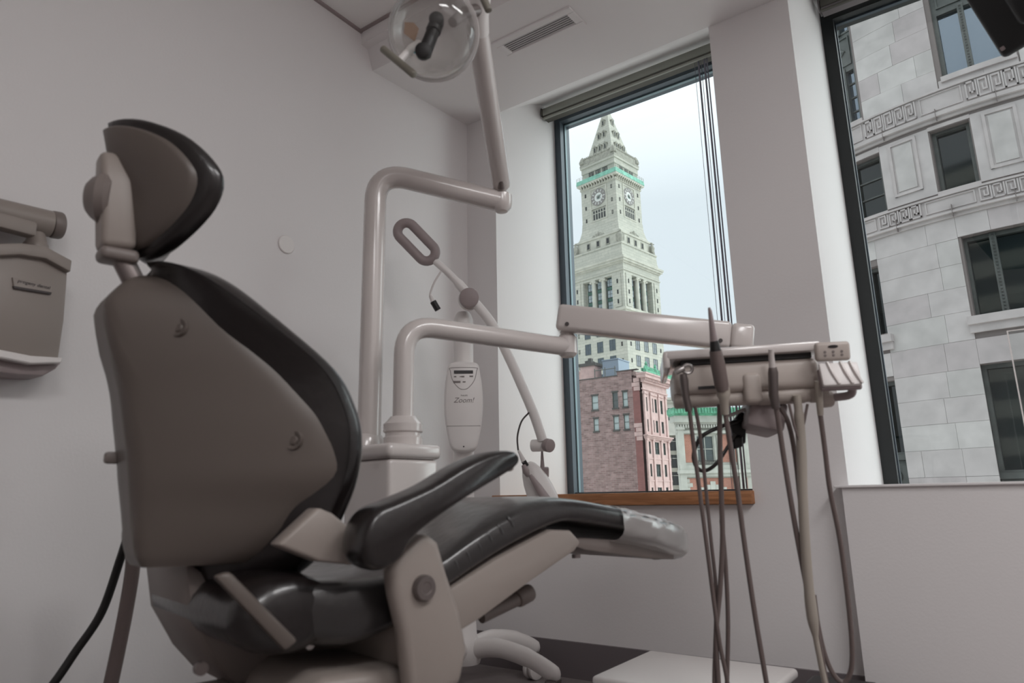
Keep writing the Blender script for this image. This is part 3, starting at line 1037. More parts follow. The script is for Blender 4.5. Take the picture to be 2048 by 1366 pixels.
for i, dx in enumerate((-1.0, -.6, -.2, .2, .6)):
    h = (.45, .62, .85, .62, .45)[i]
    part('keystone', MB().box((dx, dx + .38), (-.08, .05), (.55, .6 + h), ft), M['limestone'], sh, smooth=0)
for i in range(5):
    part('quoin', MB().box((-1.95, -1.5 if i % 2 else -1.7), (-.07, .05), (.25 + .28 * i, .51 + .28 * i), ft), M['limestone'], sh, smooth=0)
part('left_pilaster', MB().box((X0 - .05, -1.95), (-.22, .05), (GZ, 5.0), ft).box((X0 - .12, -1.88), (-.3, .05), (5.0, 5.2), ft), M['limestone'], sh, smooth=0)
for x in (1.55, 1.95, 2.25):
    part('slim_pilaster', MB().box((x, x + .18), (-.25, .05), (GZ, 4.9), ft), M['limestone'], sh, smooth=0)
part('string_course', MB().box((X0 - .15, X1), (-.35, .05), (2.0, 2.22), ft).box((X0 - .08, X1), (-.2, .05), (1.78, 2.0), ft).box((X0 - .08, X1), (-.15, .05), (2.22, 2.55), ft), M['limestone'], sh, smooth=0)
part('entablature', MB().box((X0 - .1, X1), (-.2, .05), (4.75, 4.95), ft).box((X0 - .15, X1), (-.3, .05), (5.36, 5.5), ft).box((X0 - .3, X1), (-.5, .4), (5.5, 5.95), ft), M['limestone'], sh, smooth=0)
de = MB()
for i in range(60):
    x = X0 + .19 * i
    if x < X1:
        de.box((x - .055, x + .055), (-.32, .05), (5.12, 5.34), ft)
part('dentils', de, M['limestone'], sh, smooth=0, kind='stuff')
gc = MB()
gc.prism([(X0 - .35, 5.95), (X1, 5.95), (X1, 6.08), (X0 - .4, 6.08)], -.6, .5, ft)
n_ = 46
for i in range(n_):
    x = X0 - .4 + .22 * i
    if x < X1 - .2:
        gc.box((x, x + .12), (-.85, .4), (6.1, 6.5), ft)
gc.box((X0 - .45, X1), (-.8, .5), (6.08, 6.44), ft)
part('green_cornice', gc, M['copper'], sh, smooth=0)
wm = shared_window(1.2, 1.75, M['limestone'], M['pane_d'], True, 2, 2, .15, .08)
put_window(wm, sh, Matrix.Translation(-V((T0.x, T0.y, GZ))) @ ft @ Matrix.Translation((-.315, .12, 2.8)))
rl = MB()
for i in range(12):
    x = -.95 + 1.25 * i / 11
    rl.box((x - .02, x + .02), (-.15, -.11), (2.6, 2.85), ft)
rl.box((-1, .4), (-.16, -.10), (2.85, 2.89), ft)
part('window_railing', rl, M['lintel'], sh, smooth=0, kind='stuff')
# pale house with stacked dark windows in the gap
Q0 = V((-27.6, 69.74, 0))
fq = frame(Q0, cdir, V((-cdir.y, cdir.x, 0)))
ph = thing('pale_house', 'pale house with dark stacked windows in the gap beside the brick house', 'building', (Q0.x, Q0.y, GZ))
part('upper_wall', MB().box((-6, 1.6), (0, 6), (6.7, 10.2), fq), M['limestone'], ph, smooth=0)
part('upper_cornice', MB().box((-6, 1.7), (-.3, 6), (10.2, 10.45), fq).box((-6, 1.8), (-.5, 6), (10.45, 10.7), fq), M['limestone'], ph, smooth=0)
part('lower_wall', MB().box((-6, .45), (.3, 6), (GZ, 6.7), fq), M['granite_d'], ph, smooth=0)
part('white_corner_strip', MB().box((.42, .72), (-.1, 6), (GZ, 6.9), fq), M['limestone'], ph, smooth=0)
part('window', MB().box((-.5, .0), (-.05, .1), (8.3, 9.6), fq), M['pane_d'], ph, smooth=0)
for z in (5.1, 3.3, 1.5, -.3):
    for x in (-.95, -.28):
        o = part('window', MB().box((x, x + .6), (.22, .4), (z, z + 1.35), fq), M['far_dark'], ph, smooth=0)
        part('transom', MB().box((x, x + .6), (.2, .3), (z + .95, z + 1.0), fq), M['limestone'], o, smooth=0)
    part('spandrel', MB().box((-1.1, .4), (.18, .4), (z - .45, z - .02), fq), M['granite_d'], ph, smooth=0)

# ---------------------------------------------------------------- curved stone building across the street
M['ashlar'] = [mat('pale_marble_%s' % n_, c, 0.7, var=.05, vscale=2.2, bump=.08, bscale=8, detail=8) for n_, c in
               (('warm', (194, 188, 187)), ('light', (200, 196, 194)), ('rose', (186, 178, 178)), ('grey', (191, 187, 185)))]
M['trimstone'] = mat('carved_marble', (190, 183, 182), 0.75, var=.05, vscale=2)
M['joint'] = mat('dark_joint', (128, 120, 118), 0.9)
M['bronze'] = mat('grey_bronze', (88, 92, 90), 0.5, metal=.3, var=.1, vscale=4)
M['fglass'] = mat('street_glass', (22, 31, 30), 0.04, spec=.6)
M['fglass_hi'] = mat('sky_mirror_glass', (120, 130, 140), 0.03, metal=.85)
CC = V((1.936, 29.51, 0))
FN = V((-.299, -.954, 0)).normalized()
FT = V((FN.y, -FN.x, 0))            # towards growing s (to the left in view)
FR = 10.0
fb = thing('curved_stone_building', 'pale stone building with curved front and Greek key bands in the right window', 'building', (CC.x, CC.y, GZ))
IF = Matrix.Translation(-V((CC.x, CC.y, GZ)))

def fr_at(s, z=0.0, d=0.0):
    """Frame on the curved front: x to the right in view, y into the wall, z up."""
    a = s / FR
    o = FN * math.cos(a) + FT * math.sin(a)
    t = FT * math.cos(a) - FN * math.sin(a)
    return frame(CC + o * (FR - d) + V((0, 0, z)), -t, -o)

def cbox(mb, s0, s1, z0, z1, d0, d1, step=.5):
    """Curved box between s0<s1 with depth d0 (front, negative is proud) to d1."""
    n = max(1, int(math.ceil((s1 - s0) / step)))
    rg = []
    for i in range(n + 1):
        s = s0 + (s1 - s0) * i / n
        f = fr_at(s)
        rg.append([f @ V((0, d, z)) for d, z in ((d0, z0), (d1, z0), (d1, z1), (d0, z1))])
    return mb.rings(rg)

def fp(name, mb, m, parent=None, kind=None):
    return part(name, mb, m, parent or fb, kind=kind, smooth=25)
# structural backing left open at the windows
WIN = [(-1.8, -.91, 8.2, 9.9), (.38, 1.28, 8.15, 9.85), (-4.0, -3.1, 8.2, 9.9), (2.55, 3.45, 8.15, 9.85),
       (-2.95, -1.2, 4.8, 6.87), (.83, 2.5, 4.8, 6.7), (-2.95, -1.1, .2, 3.62), (.85, 2.5, .2, 3.52),
       (-3.0, -1.4, 11.25, 16), (.70, 2.4, 11.05, 16)]
bk = MB()
ss = sorted({-5.5, 4.5, *[w[0] for w in WIN], *[w[1] for w in WIN]})
zs = sorted({GZ, 17.0, *[w[2] for w in WIN], *[w[3] for w in WIN]})
for i in range(len(ss) - 1):
    for j in range(len(zs) - 1):
        cs, cz = (ss[i] + ss[i + 1]) / 2, (zs[j] + zs[j + 1]) / 2
        if not any(w[0] < cs < w[1] and w[2] < cz < w[3] for w in WIN):
            cbox(bk, ss[i], ss[i + 1], zs[j], zs[j + 1], .022, .45)
fp('joint_backing', bk, M['joint'], kind='stuff')
# ashlar stones, one object each
rs = random.Random(3)
def stones(s0, s1, z0, z1, lw):
    """One course cut into blocks of about lw."""
    x = s0
    first = lw * rs.uniform(.4, 1.0)
    while x < s1 - .05:
        w = first if first else lw * rs.uniform(.8, 1.25)
        first = 0
        e_ = min(s1, x + w)
        if s1 - e_ < .3:
            e_ = s1
        pr = rs.uniform(-.003, .003)
        fp('ashlar_stone', cbox(MB(), x + .003, e_ - .003, z0 + .003, z1 - .003, pr, .06), M['ashlar'][rs.choice((0, 0, 0, 1, 2, 3))])
        x = e_
lowz = [-1.0, -.33, .33, .99, 1.65, 2.28, 2.9, 3.55, 4.25, 4.97, 5.6, 6.2, 6.85, 7.42]
for j in range(len(lowz) - 1):
    z0, z1 = lowz[j], lowz[j + 1]
    lo, hi = (-1.14, .84)
    stones(lo, hi, z0, z1, 1.05)
for s0, s1 in ((-2.95, -1.14), (.84, 2.5)):      # between the two window storeys and over them
    for z0, z1 in ((3.63, 4.25), (6.88, 7.42)):
        stones(s0, s1, z0, z1, 1.2)
    for z0, z1 in ((-1.0, .18),):
        stones(s0, s1, z0, z1, 1.2)
for z0, z1 in zip(lowz[:-1], lowz[1:]):
    stones(-4.6, -2.97, z0, z1, .9)
    stones(2.52, 4.0, z0, z1, .8)
upz = [10.95, 11.55, 12.2, 12.85, 13.5, 14.15, 14.8, 15.5, 16.2, 17.0]
for z0, z1 in zip(upz[:-1], upz[1:]):
    stones(-1.28, .64, z0, z1, 1.0)
    stones(-4.6, -3.05, z0, z1, .9)
for s0, s1 in ((-3.02, -1.30), (.66, 2.4)):
    stones(s0, s1, 10.95, 11.2 if s0 < 0 else 11.02, 1.5)
stones(2.42, 4.0, 10.95, 12.5, .9)
# plain storey between the bands: piers and relief panels
for s0, s1 in ((-.88, .36), (-3.08, -1.83), (1.3, 2.53)):
    o = fp('relief_panel', cbox(MB(), s0, s1, 8.15, 10.0, 0, .06), M['ashlar'][0])
    a, b = s0 + .30, s1 - .24
    fm_ = MB()
    for q in ((a, a + .07, 8.40, 9.93), (b - .07, b, 8.40, 9.93), (a, b, 9.86, 9.93), (a, b, 8.40, 8.47)):
        cbox(fm_, q[0], q[1], q[2], q[3], -.035, .02)
    part('panel_moulding', fm_, M['trimstone'], o, smooth=25)
    part('panel_field', cbox(MB(), a + .12, b - .12, 8.52, 9.81, -.02, .02), M['ashlar'][3], o, smooth=25)
for s0, s1, z0, z1 in ((-1.83, -.88, 9.92, 10.02), (.36, 1.3, 9.87, 10.02), (-1.83, -.88, 8.02, 8.19), (.36, 1.3, 8.02, 8.14)):
    fp('window_surround', cbox(MB(), s0, s1, z0, z1, -.01, .08), M['trimstone'])
# bands with Greek key
def key_mesh():
    """One square spiral of the meander, .27 wide and .34 high, raised 3 cm."""
    mb = MB()
    t, h, w, d = .035, .34, .27, .03
    for x, z in (((0, w - .01), (0, t)), ((0, t), (0, h)), ((0, .20), (h - t, h)), ((.20 - t, .20), (.10, h)), ((.085, .20), (.10, .10 + t)), ((.085, .085 + t), (.10, .235)), ((w - .045, w - .01), (0, h))):
        mb.box(x, (-d, .01), z)
    return mb.mesh('greek_key', M['trimstone'], None, 0)
km = key_mesh()
def band(z0, zk, z1, groups):
    fp('band_moulding', cbox(cbox(cbox(MB(), -4.8, 4.2, z0, z0 + .10, -.05, .06), -4.8, 4.2, z0 + .10, zk - .05, -.13, .06), -4.8, 4.2, z1 - .05, z1, -.12, .06), M['trimstone'])
    fp('band_frieze', cbox(MB(), -4.8, 4.2, zk - .05, z1 - .05, -.06, .06), M['trimstone'])
    hk = z1 - .06 - zk
    ends = []
    for s, n in groups:
        for i in range(n):
            piece('greek_key', km, fb, IF @ fr_at(s - .27 * i, zk + .01, .06 - .125) @ Matrix.Diagonal((1, 1, hk / .36, 1)))
        ends.append((s, s - .27 * n))
    for (a, b), (c, d) in zip(ends[:-1], ends[1:]):
        lo, hi = c + .08, b - .08
        if hi - lo > .3:
            pm = MB()
            for q in ((lo, hi, zk + .02, zk + .05), (lo, hi, z1 - .11, z1 - .08), (lo, lo + .03, zk + .05, z1 - .11), (hi - .03, hi, zk + .05, z1 - .11)):
                cbox(pm, *q, -.085, -.05)
            fp('band_panel', pm, M['trimstone'])
    for s in (-3.9, -2.45, -1.15, .15, 1.35):
        fp('band_joint', cbox(MB(), s, s + .012, z0, z0 + .32, -.135, -.04), M['joint'])
band(10.10, 10.36, 10.94, [(3.5, 4), (.62, 5), (-1.85, 7)])
band(7.42, 7.62, 8.06, [(3.5, 4), (.60, 4), (-1.75, 7)])
# carved window sills of the lower storeys
for s0, s1, z in ((-2.98, -1.06, 4.72), (.70, 2.5, 4.66)):
    fp('window_sill', cbox(cbox(MB(), s0, s1, z - .12, z + .08, -.14, .05), s0 + .02, s1 - .02, z - .32, z - .12, -.07, .05), M['trimstone'])
for s0, s1 in ((-3.0, -1.38), (.66, 2.4)):
    z = 11.22 if s0 < 0 else 11.02
    fp('window_sill', cbox(MB(), s0, s1, z - .1, z + .05, -.06, .05), M['trimstone'])

def bay(s0, s1, z0, z1, mulls, rails, gm, dep=.26, spand=None):
    """Bronze window bay: frame, mullions with beading, panes."""
    b = fp('window_bay', cbox(cbox(cbox(cbox(MB(), s0, s0 + .10, z0, z1, dep - .06, .5), s1 - .10, s1, z0, z1, dep - .06, .5), s0, s1, z1 - .10, z1, dep - .06, .5), s0, s1, z0, z0 + .06, dep - .06, .5), M['bronze'])
    xs = [s0 + .10] + [m_ for m_ in mulls] + [s1 - .10]
    for m_ in mulls:
        mu = cbox(MB(), m_ - .07, m_ + .07, z0, z1, dep - .10, .5)
        n = int((z1 - z0) / .085)
        for i in range(n):
            mu.add([fr_at(m_) @ V(p) for p in ((-.03, dep - .10, z0 + .085 * i), (.03, dep - .10, z0 + .085 * i), (.03, dep - .10, z0 + .085 * i + .055), (-.03, dep - .10, z0 + .085 * i + .055), (0, dep - .135, z0 + .085 * i + .027))], [(0, 1, 4), (1, 2, 4), (2, 3, 4), (3, 0, 4)])
        part('mullion', mu, M['bronze'], b, smooth=0)
    for a, c in zip(xs[:-1], xs[1:]):
        a2, c2 = (a + .07 if a in mulls else a), (c - .07 if c in mulls else c)
        part('pane', cbox(MB(), a2, c2, z0 + .06, z1 - .10, dep + .06, dep + .09, 9), gm, b, smooth=0)
    for r_ in rails:
        part('glazing_bar', cbox(MB(), s0 + .10, s1 - .10, r_ - .02, r_ + .02, dep + .02, dep + .08), M['bronze'], b, smooth=0)
    return b
bay(-1.8, -.91, 8.2, 9.92, [], [], M['fglass'])
bay(.38, 1.28, 8.14, 9.87, [], [8.75, 9.25], M['fglass'])
bay(-4.0, -3.1, 8.2, 9.9, [], [], M['fglass'])
bay(2.55, 3.45, 8.15, 9.85, [], [], M['fglass'])
bay(-2.95, -1.18, 4.8, 6.86, [-1.83], [], M['fglass'])
bay(.83, 2.5, 4.74, 6.7, [1.22, 1.85], [], M['fglass'])
b_ = bay(-2.95, -1.12, 1.05, 3.62, [-2.35], [], M['fglass'])
b2 = bay(.85, 2.5, 1.6, 3.52, [1.27, 1.85], [], M['fglass'])
for s0, s1, z0, z1 in ((-2.95, -1.12, -.4, 1.05), (.85, 2.5, -.4, 1.6)):
    sp = fp('bronze_apron', cbox(cbox(MB(), s0, s1, z0, z1, .24, .4), s0, s1, z1 - .14, z1, .15, .4), M['bronze'])
    for s in ((s0 + s1) / 2 + .42, (s0 + s1) / 2 - .42):
        f = fr_at(s, z1 - .55, .24)
        part('rosette', MB().lathe([(.13, 0), (.14, .03), (.10, .035), (.09, .015), (.06, .015), (.05, .05), (0, .055)], f @ Matrix.Rotation(PI / 2, 4, 'X'), 20, False), M['bronze'], sp)
        pm = MB()
        for q in ((s - .36, s + .36, z1 - .95, z1 - .92), (s - .36, s + .36, z1 - .2, z1 - .17), (s - .36, s - .33, z1 - .95, z1 - .17), (s + .33, s + .36, z1 - .95, z1 - .17)):
            cbox(pm, *q, .215, .25)
        part('apron_panel', pm, M['bronze'], sp, smooth=0)
bay(-3.0, -1.40, 11.27, 13.25, [-2.05], [], M['fglass_hi'], .2)
bay(-3.0, -1.40, 14.2, 16.5, [-2.05], [], M['fglass_hi'], .2)
bay(.70, 2.4, 11.07, 12.9, [1.10], [11.5, 11.95, 12.4], M['fglass_hi'], .2)
bay(.70, 2.4, 14.05, 16.5, [1.10], [14.9], M['fglass_hi'], .2)
for s0, s1, z0, z1 in ((-3.0, -1.40, 13.25, 14.2), (.70, 2.4, 12.9, 14.05)):
    sp = fp('bronze_spandrel', cbox(MB(), s0, s1, z0, z1, .16, .4), M['bronze'])
    for q in ((s0 + .12, (s0 + s1) / 2 - .1), ((s0 + s1) / 2 + .1, s1 - .12)):
        pm = MB()
        for w in ((q[0], q[1], z0 + .10, z0 + .14), (q[0], q[1], z1 - .16, z1 - .12), (q[0], q[0] + .04, z0 + .10, z1 - .12), (q[1] - .04, q[1], z0 + .10, z1 - .12)):
            cbox(pm, *w, .13, .18)
        part('spandrel_panel', pm, M['bronze'], sp, smooth=0)
        c_ = (q[0] + q[1]) / 2
        f = fr_at(c_, (z0 + z1) / 2, .16)
        part('spandrel_diamond', MB().lathe([(.17, 0), (.15, .03), (.0, .06)], f @ Matrix.Rotation(PI / 2, 4, 'X'), 4, False), M['bronze'], sp, smooth=0)
# dark rooms behind the panes
fp('dark_interior', cbox(MB(), -4.6, 4.0, -1, 16.5, .6, .65), M['far_dark'])

# office block across from it, behind our own building: it shows in the panes of the stone building
ob = thing('office_block', 'office block with pale floor bands mirrored in the stone building windows', 'building', (-20, -48, GZ))
part('dark_glass_core', MB().box((-46, 8), (-60, -40.3), (GZ, 35)), M['far_glass'], ob, smooth=0)
bnd = MB().box((-27, 27), (0, 20.6), (0, 1.7)).mesh('floor_band', M['limestone'], None, 0)
for k in range(15):
    piece('floor_band', bnd, ob, Matrix.Translation((1, -12.6, 2 + 3.6 * k)))

# ---------------------------------------------------------------- dental chair (own frame: x to its right, y forward, z up)
CH = V((-1.119, .788, 0))
CROT = math.atan2(-.229, .974)
ch = thing('dental_chair', 'dark upholstered dental chair with beige grey shell seen from behind', 'chair', CH, CROT)

def sstep(t):
    t = max(0, min(1, t))
    return t * t * (3 - 2 * t)

# outline of the shell: z -> (ridge y, half width, edge y)
SHELL = [(1.135, -.222, .030, -.215), (1.126, -.247, .062, -.198), (1.105, -.273, .100, -.166), (1.064, -.293, .130, -.132),
         (.995, -.277, .165, -.083), (.93, -.257, .200, -.026), (.878, -.246, .228, .014), (.828, -.236, .243, .035),
         (.785, -.229, .238, .030), (.741, -.222, .205, .010), (.700, -.216, .172, -.020), (.668, -.209, .138, -.045), (.650, -.199, .110, -.062)]

def interp(tab, z, i):
    if z >= tab[0][0]:
        return tab[0][i]
    for a, b in zip(tab[:-1], tab[1:]):
        if a[0] >= z >= b[0]:
            t = (a[0] - z) / (a[0] - b[0])
            return a[i] * (1 - t) + b[i] * t
    return tab[-1][i]

def shell_y(z, x):
    u0, w, uw = (interp(SHELL, z, i) for i in (1, 2, 3))
    s = .042
    t = max(0.0, abs(x) - s) / max(.02, w - s) if w > s else 0.0
    return u0 + (uw - u0) * t ** 1.05

# smooth rows by spline
rows = spline([V((r[1], r[2], r[3])) for r in SHELL], 4)
zz = spline([V((r[0], 0, 0)) for r in SHELL], 4)
outA, outB = [], []
NS = 28
for r, zv in zip(rows, zz):
    ra, rb = [], []
    for j in range(NS + 1):
        q = -1 + 2 * j / NS
        q = math.copysign(abs(q) ** .9, q)
        x = q * r.y
        s = min(.042, r.y * .5)
        t = max(0.0, abs(x) - s) / (r.y - s)
        y = r.x + (r.z - r.x) * (t ** 1.05)
        # rounded rim turns forward at the edge
        edge = max(0.0, (abs(q) - .9) / .1)
        y2 = y + .022 * edge ** 2
        ra.append(V((x, y2, zv.x)))
        rb.append(V((x * .97, y + .03, zv.x)))
    outA.append(ra)
    outB.append(rb)
sh_ = MB().slab(outA, outB)
shell = part('backrest_shell', sh_, M['taupe_shaded'], ch, True, smooth=50)
for x, z in ((.098, 1.03), (-.098, 1.03), (.197, .845), (-.197, .845)):
    y = shell_y(z, x)
    g = .6 if x > 0 else -.6
    dm = zframe((x, y - .001, z), (math.sin(g), -math.cos(g), .12))
    part('screw_dimple', MB().lathe([(.016, -.004), (.015, .0012), (.010, .0002), (.008, -.001), (.0065, .0015), (0, .002)], dm, 24, False), M['taupe_shaded'], shell, True)
part('release_tab', MB().rbox((-.055, -.040), (-.252, -.215), (.815, .835), .005, 2), M['plastic_d'], shell, True)

# backrest cushion
CUSH = [(1.143, -.215, .060, -.195), (1.139, -.228, .095, -.176), (1.126, -.233, .125, -.148), (1.097, -.229, .155, -.105), (1.035, -.215, .200, -.035),
        (.965, -.196, .232, .045), (.905, -.180, .247, .078), (.850, -.168, .254, .090), (.785, -.155, .246, .088), (.715, -.140, .225, .068), (.66, -.125, .19, .05), (.62, -.11, .15, .04)]
rows = spline([V((r[1], r[2], r[3])) for r in CUSH], 5)
zz = spline([V((r[0], 0, 0)) for r in CUSH], 5)
outA, outB = [], []
nr = len(rows)
for i, (r, zv) in enumerate(zip(rows, zz)):
    e_ = min(1.0, min(i, nr - 1 - i) / 9)
    th = math.sqrt(max(0, 1 - (1 - e_) ** 2.2))
    ra, rb = [], []
    for j in range(NS + 1):
        q = math.sin((-1 + 2 * j / NS) * PI / 2)
        x = q * r.y
        yb = r.x + (r.z - .055 - r.x) * abs(q) ** 1.25
        f = math.sqrt(max(0, 1 - abs(q) ** 5))
        rnd = (1 - f) * .012
        ra.append(V((x * (1 - .02 * abs(q)), yb + rnd, zv.x)))
        rb.append(V((x, yb + .006 + .088 * f * th, zv.x)))
    outA.append(ra)
    outB.append(rb)
part('backrest_cushion', MB().slab(outA, outB), M['leather'], ch, True, smooth=60)

# headrest: dark pad with grey back, bracket, knob, rod and clamp
HB = [(-.146, 1.285), (-.138, 1.325), (-.110, 1.366), (-.06, 1.396), (0, 1.406), (.06, 1.396), (.110, 1.366), (.138, 1.325), (.146, 1.285), (.126, 1.240), (.086, 1.200), (.04, 1.172), (0, 1.165), (-.04, 1.172), (-.086, 1.200), (-.126, 1.240)]
HO = spline([V((x, 0, z)) for x, z in HB], 4, True)
HC = V((0, 0, 1.28))

def hy(x, z):
    return -.280 + .105 * (abs(x) / .15) ** 1.35 - .30 * (z - 1.28)
def hpt(p, k, off):
    x, z = HC.x + (p.x - HC.x) * k, HC.z + (p.z - HC.z) * k
    return V((x, hy(x, z) + off, z))
def hshape(k0, prof):
    """prof: list of (scale, offset forward)."""
    return [[hpt(p, k * k0, o) for p in HO] for k, o in prof]
part('headrest_pad', MB().rings(hshape(1, [(.05, .004), (.6, .004), (.9, .002), (.965, .003), (1.0, .010), (1.0, .020), (.975, .029), (.88, .036), (.6, .040), (.05, .042)])), M['leather'], ch, True, smooth=60)
part('headrest_back_plate', MB().rings(hshape(.88, [(1, .006), (.99, -.004), (.95, -.008), (.6, -.010), (.05, -.010)])), M['taupe_shaded'], ch, True, smooth=60)
bx = Matrix.Translation((0, -.294, 1.255)) @ Matrix.Rotation(.10, 4, 'X')
br_ = MB().prism([(-.030, -.085), (.030, -.085), (.034, .035), (.022, .088), (-.022, .088), (-.034, .035)], -.02, .034, bx, .012, 3)
br = part('headrest_bracket', br_, M['plastic'], ch, True, smooth=50)
kb = MB().lathe([(.0, -.02), (.040, -.02), (.047, -.014), (.047, .000), (.040, .008), (.036, .014), (.027, .022), (0, .024)], zframe((-.006, -.306, 1.262), (-.45, -.89, .05)), 28, False)
part('headrest_knob', kb, M['plastic_d'], br, True)
part('headrest_rod', MB().tube(spline([(0, -.222, 1.08), (0, -.243, 1.118), (0, -.268, 1.162), (0, -.285, 1.20)], 5), .0185, 14, flat=.8), M['steel_d'], ch, True)
part('headrest_clamp', MB().rbox((-.026, .026), (-.305, -.245), (1.150, 1.174), .010, 3, Matrix.Rotation(.0, 4, 'X')), M['plastic_d'], ch, True)

# seat and leg cushion: one long padded body, profile in y and z
TOP = [(-.075, .640), (.02, .640), (.12, .637), (.216, .650), (.306, .690), (.381, .720), (.448, .739), (.52, .748), (.60, .744), (.70, .731), (.80, .714), (.90, .697), (.977, .682), (1.045, .664), (1.080, .645)]
BOT = [(-.085, .565), (.02, .520), (.12, .520), (.238, .578), (.30, .605), (.366, .632), (.44, .658), (.516, .681), (.577, .688), (.70, .673), (.80, .657), (.90, .637), (.99, .615), (1.05, .606), (1.085, .622)]
HWD = [.20, .243, .25, .25, .25, .25, .25, .25, .248, .244, .240, .236, .226, .20, .15]
tp = spline([V((a, b, 0)) for a, b in TOP], 5)
bt = spline([V((a, b, 0)) for a, b in BOT], 5)
hw = spline([V((a, 0, 0)) for a in HWD], 5)
rg = []
for a, b, w in zip(tp, bt, hw):
    ring = []
    for j in range(28):
        q = 2 * PI * j / 28
        cx_, sx_ = math.cos(q), math.sin(q)
        x = math.copysign(abs(cx_) ** .32, cx_) * w.x
        t = math.copysign(abs(sx_) ** .55, sx_) * .5 + .5
        dish = 0.030 * (1 - (x / w.x) ** 2) * (t > .6) * max(0, min(1, (.45 - a.x) / .3))
        ring.append(V((x, b.x + (a.x - b.x) * t, b.y + (a.y - b.y) * t - dish)))
    rg.append(ring)
seat = part('seat_cushion', MB().rings(rg), M['seatleather'], ch, True, smooth=60)
# folds on the near side in front of the armrest
for k in range(6):
    y = .262 + .027 * k
    z = .634 + .0132 * k
    part('leather_fold', MB().tube(spline([(.2430, y - .007, z + .012), (.2462, y - .003, z + .004), (.2468, y + .004, z - .010), (.2450, y + .012, z - .026)], 4), [.0004, .001, .002, .003, .0038, .0044, .0046, .0044, .0038, .003, .002, .001, .0004], 10, flat=.8), M['seatleather'], seat, True, smooth=80)
# shell under the seat: side profile
SP = [(.15, .540), (.238, .583), (.366, .633), (.516, .680), (.575, .676), (.606, .650), (.584, .632), (.452, .582), (.324, .529), (.278, .514), (.16, .470)]
fy = frame((0, 0, 0), (0, 1, 0), (1, 0, 0))
part('seat_frame', MB().prism(SP, -.240, .240, fy, .008, 2), M['plastic'], ch, True, smooth=40)
# leg plate and clear protective cover over the toe
part('leg_plate', MB().prism([(.60, .655), (.66, .655), (.88, .634), (.99, .606), (.993, .584), (.90, .592), (.66, .628), (.62, .640)], -.2, .2, fy, .005, 2), M['plastic_d'], ch, True, smooth=40)
for y in (.645, .935):
    part('leg_plate_screw', MB().rod((.185, y, .588 if y > .8 else .612), (.185, y, .62), .010, 12), M['steel_d'], ch, True)
cv = []
idx = [i for i in range(len(tp)) if tp[i].x > .74]
crng = random.Random(5)
for n_, i in enumerate(idx):
    a, b, w = tp[i], bt[i], hw[i]
    g = .004
    ring = []
    for j in range(40):
        q = 2 * PI * j / 40
        cx_, sx_ = math.cos(q), math.sin(q)
        x = math.copysign(abs(cx_) ** .32, cx_) * (w.x + g)
        t = math.copysign(abs(sx_) ** .55, sx_) * .5 + .5
        zb, zt_ = b.y - .010 - (.018 if n_ < len(idx) - 4 else 0), a.y + g
        wob = crng.uniform(-.0025, .0025)
        ring.append(V((x + wob, b.x + (a.x - b.x) * t + (g if n_ == len(idx) - 1 else 0), zb + (zt_ - zb) * t + wob)))
    cv.append(ring)
part('clear_foot_cover', MB().rings(cv, cap=False), M['film_white'], ch, True, smooth=30)
part('release_lever', MB().rod((.10, .44, .505), (.10, .55, .530), .014, 12).rod((.10, .54, .528), (.10, .585, .540), .019, 14, bev=.006), M['plastic_d'], ch, True)

# near armrest: pad, post, pivot button
AP = [(.020, .700), (.040, .733), (.085, .749), (.152, .771), (.225, .804), (.294, .826), (.343, .829), (.357, .812), (.334, .793), (.236, .752), (.152, .712), (.105, .682), (.085, .655), (.050, .643), (.022, .662)]
ap = spline([V((a if a < .06 else .06 + (a - .06) * .92, 0, b)) for a, b in AP], 4, True)
pad = MB()
cz = V((.15, 0, .735))
rg = []
for x, k in ((.272, .70), (.276, .88), (.286, .97), (.300, 1.0), (.320, 1.0), (.334, .97), (.344, .88), (.348, .70)):
    ring = []
    for i, p in enumerate(ap):
        # shrink towards the local middle line of the pad
        t = max(0, min(1, (p.x - .05) / .27))
        mid = V((.055 + .265 * t, 0, .695 + .118 * t))
        d = p - mid
        ring.append(V((x, mid.x + d.x * k, mid.z + d.z * k)))
    rg.append(ring)
part('armrest_pad', MB().rings(rg), M['leather'], ch, True, smooth=60)
part('armrest_tip', MB().rbox((.285, .335), (.312, .334), (.793, .812), .008, 3), M['plastic'], ch, True)
PP = [(.166, .690), (.150, .690), (.118, .668), (.092, .640), (.100, .600), (.118, .540), (.130, .466), (.140, .44), (.232, .446), (.247, .500), (.232, .560), (.205, .625), (.186, .676)]
post = part('armrest_post', MB().prism(PP, .268, .305, fy, .014, 3), M['plastic'], ch, True, smooth=50)
part('pivot_button', MB().lathe([(.0205, -.004), (.0205, .008), (.018, .012), (.010, .012), (.009, .011), (0, .011)], zframe((.305, .152, .607), (1, 0, 0)), 24, False), M['steel_d'], post, True)
# far armrest, mostly hidden by the backrest
part('far_armrest_post', MB().prism(PP, -.305, -.268, fy, .014, 3), M['plastic'], ch, True, smooth=50)
part('hinge_cover', MB().prism([(-.068, .684), (-.005, .738), (.020, .728), (.055, .703), (.062, .645), (.0, .655)], .205, .245, fy, .006, 2), M['plastic'], ch, True, smooth=50)
part('far_hinge_cover', MB().prism([(-.068, .684), (-.005, .738), (.020, .728), (.055, .703), (.062, .645), (.0, .655)], -.245, -.205, fy, .006, 2), M['plastic'], ch, True, smooth=50)
part('seat_rear_roll', MB().rings([[V((x, -.035 + .085 * k * math.cos(q), .580 + .060 * k * math.sin(q))) for q in [2 * PI * j / 20 for j in range(20)]] for x, k in ((-.235, .55), (-.225, .9), (-.19, 1.0), (.19, 1.0), (.225, .9), (.235, .55))]), M['leather'], ch, True, smooth=60)

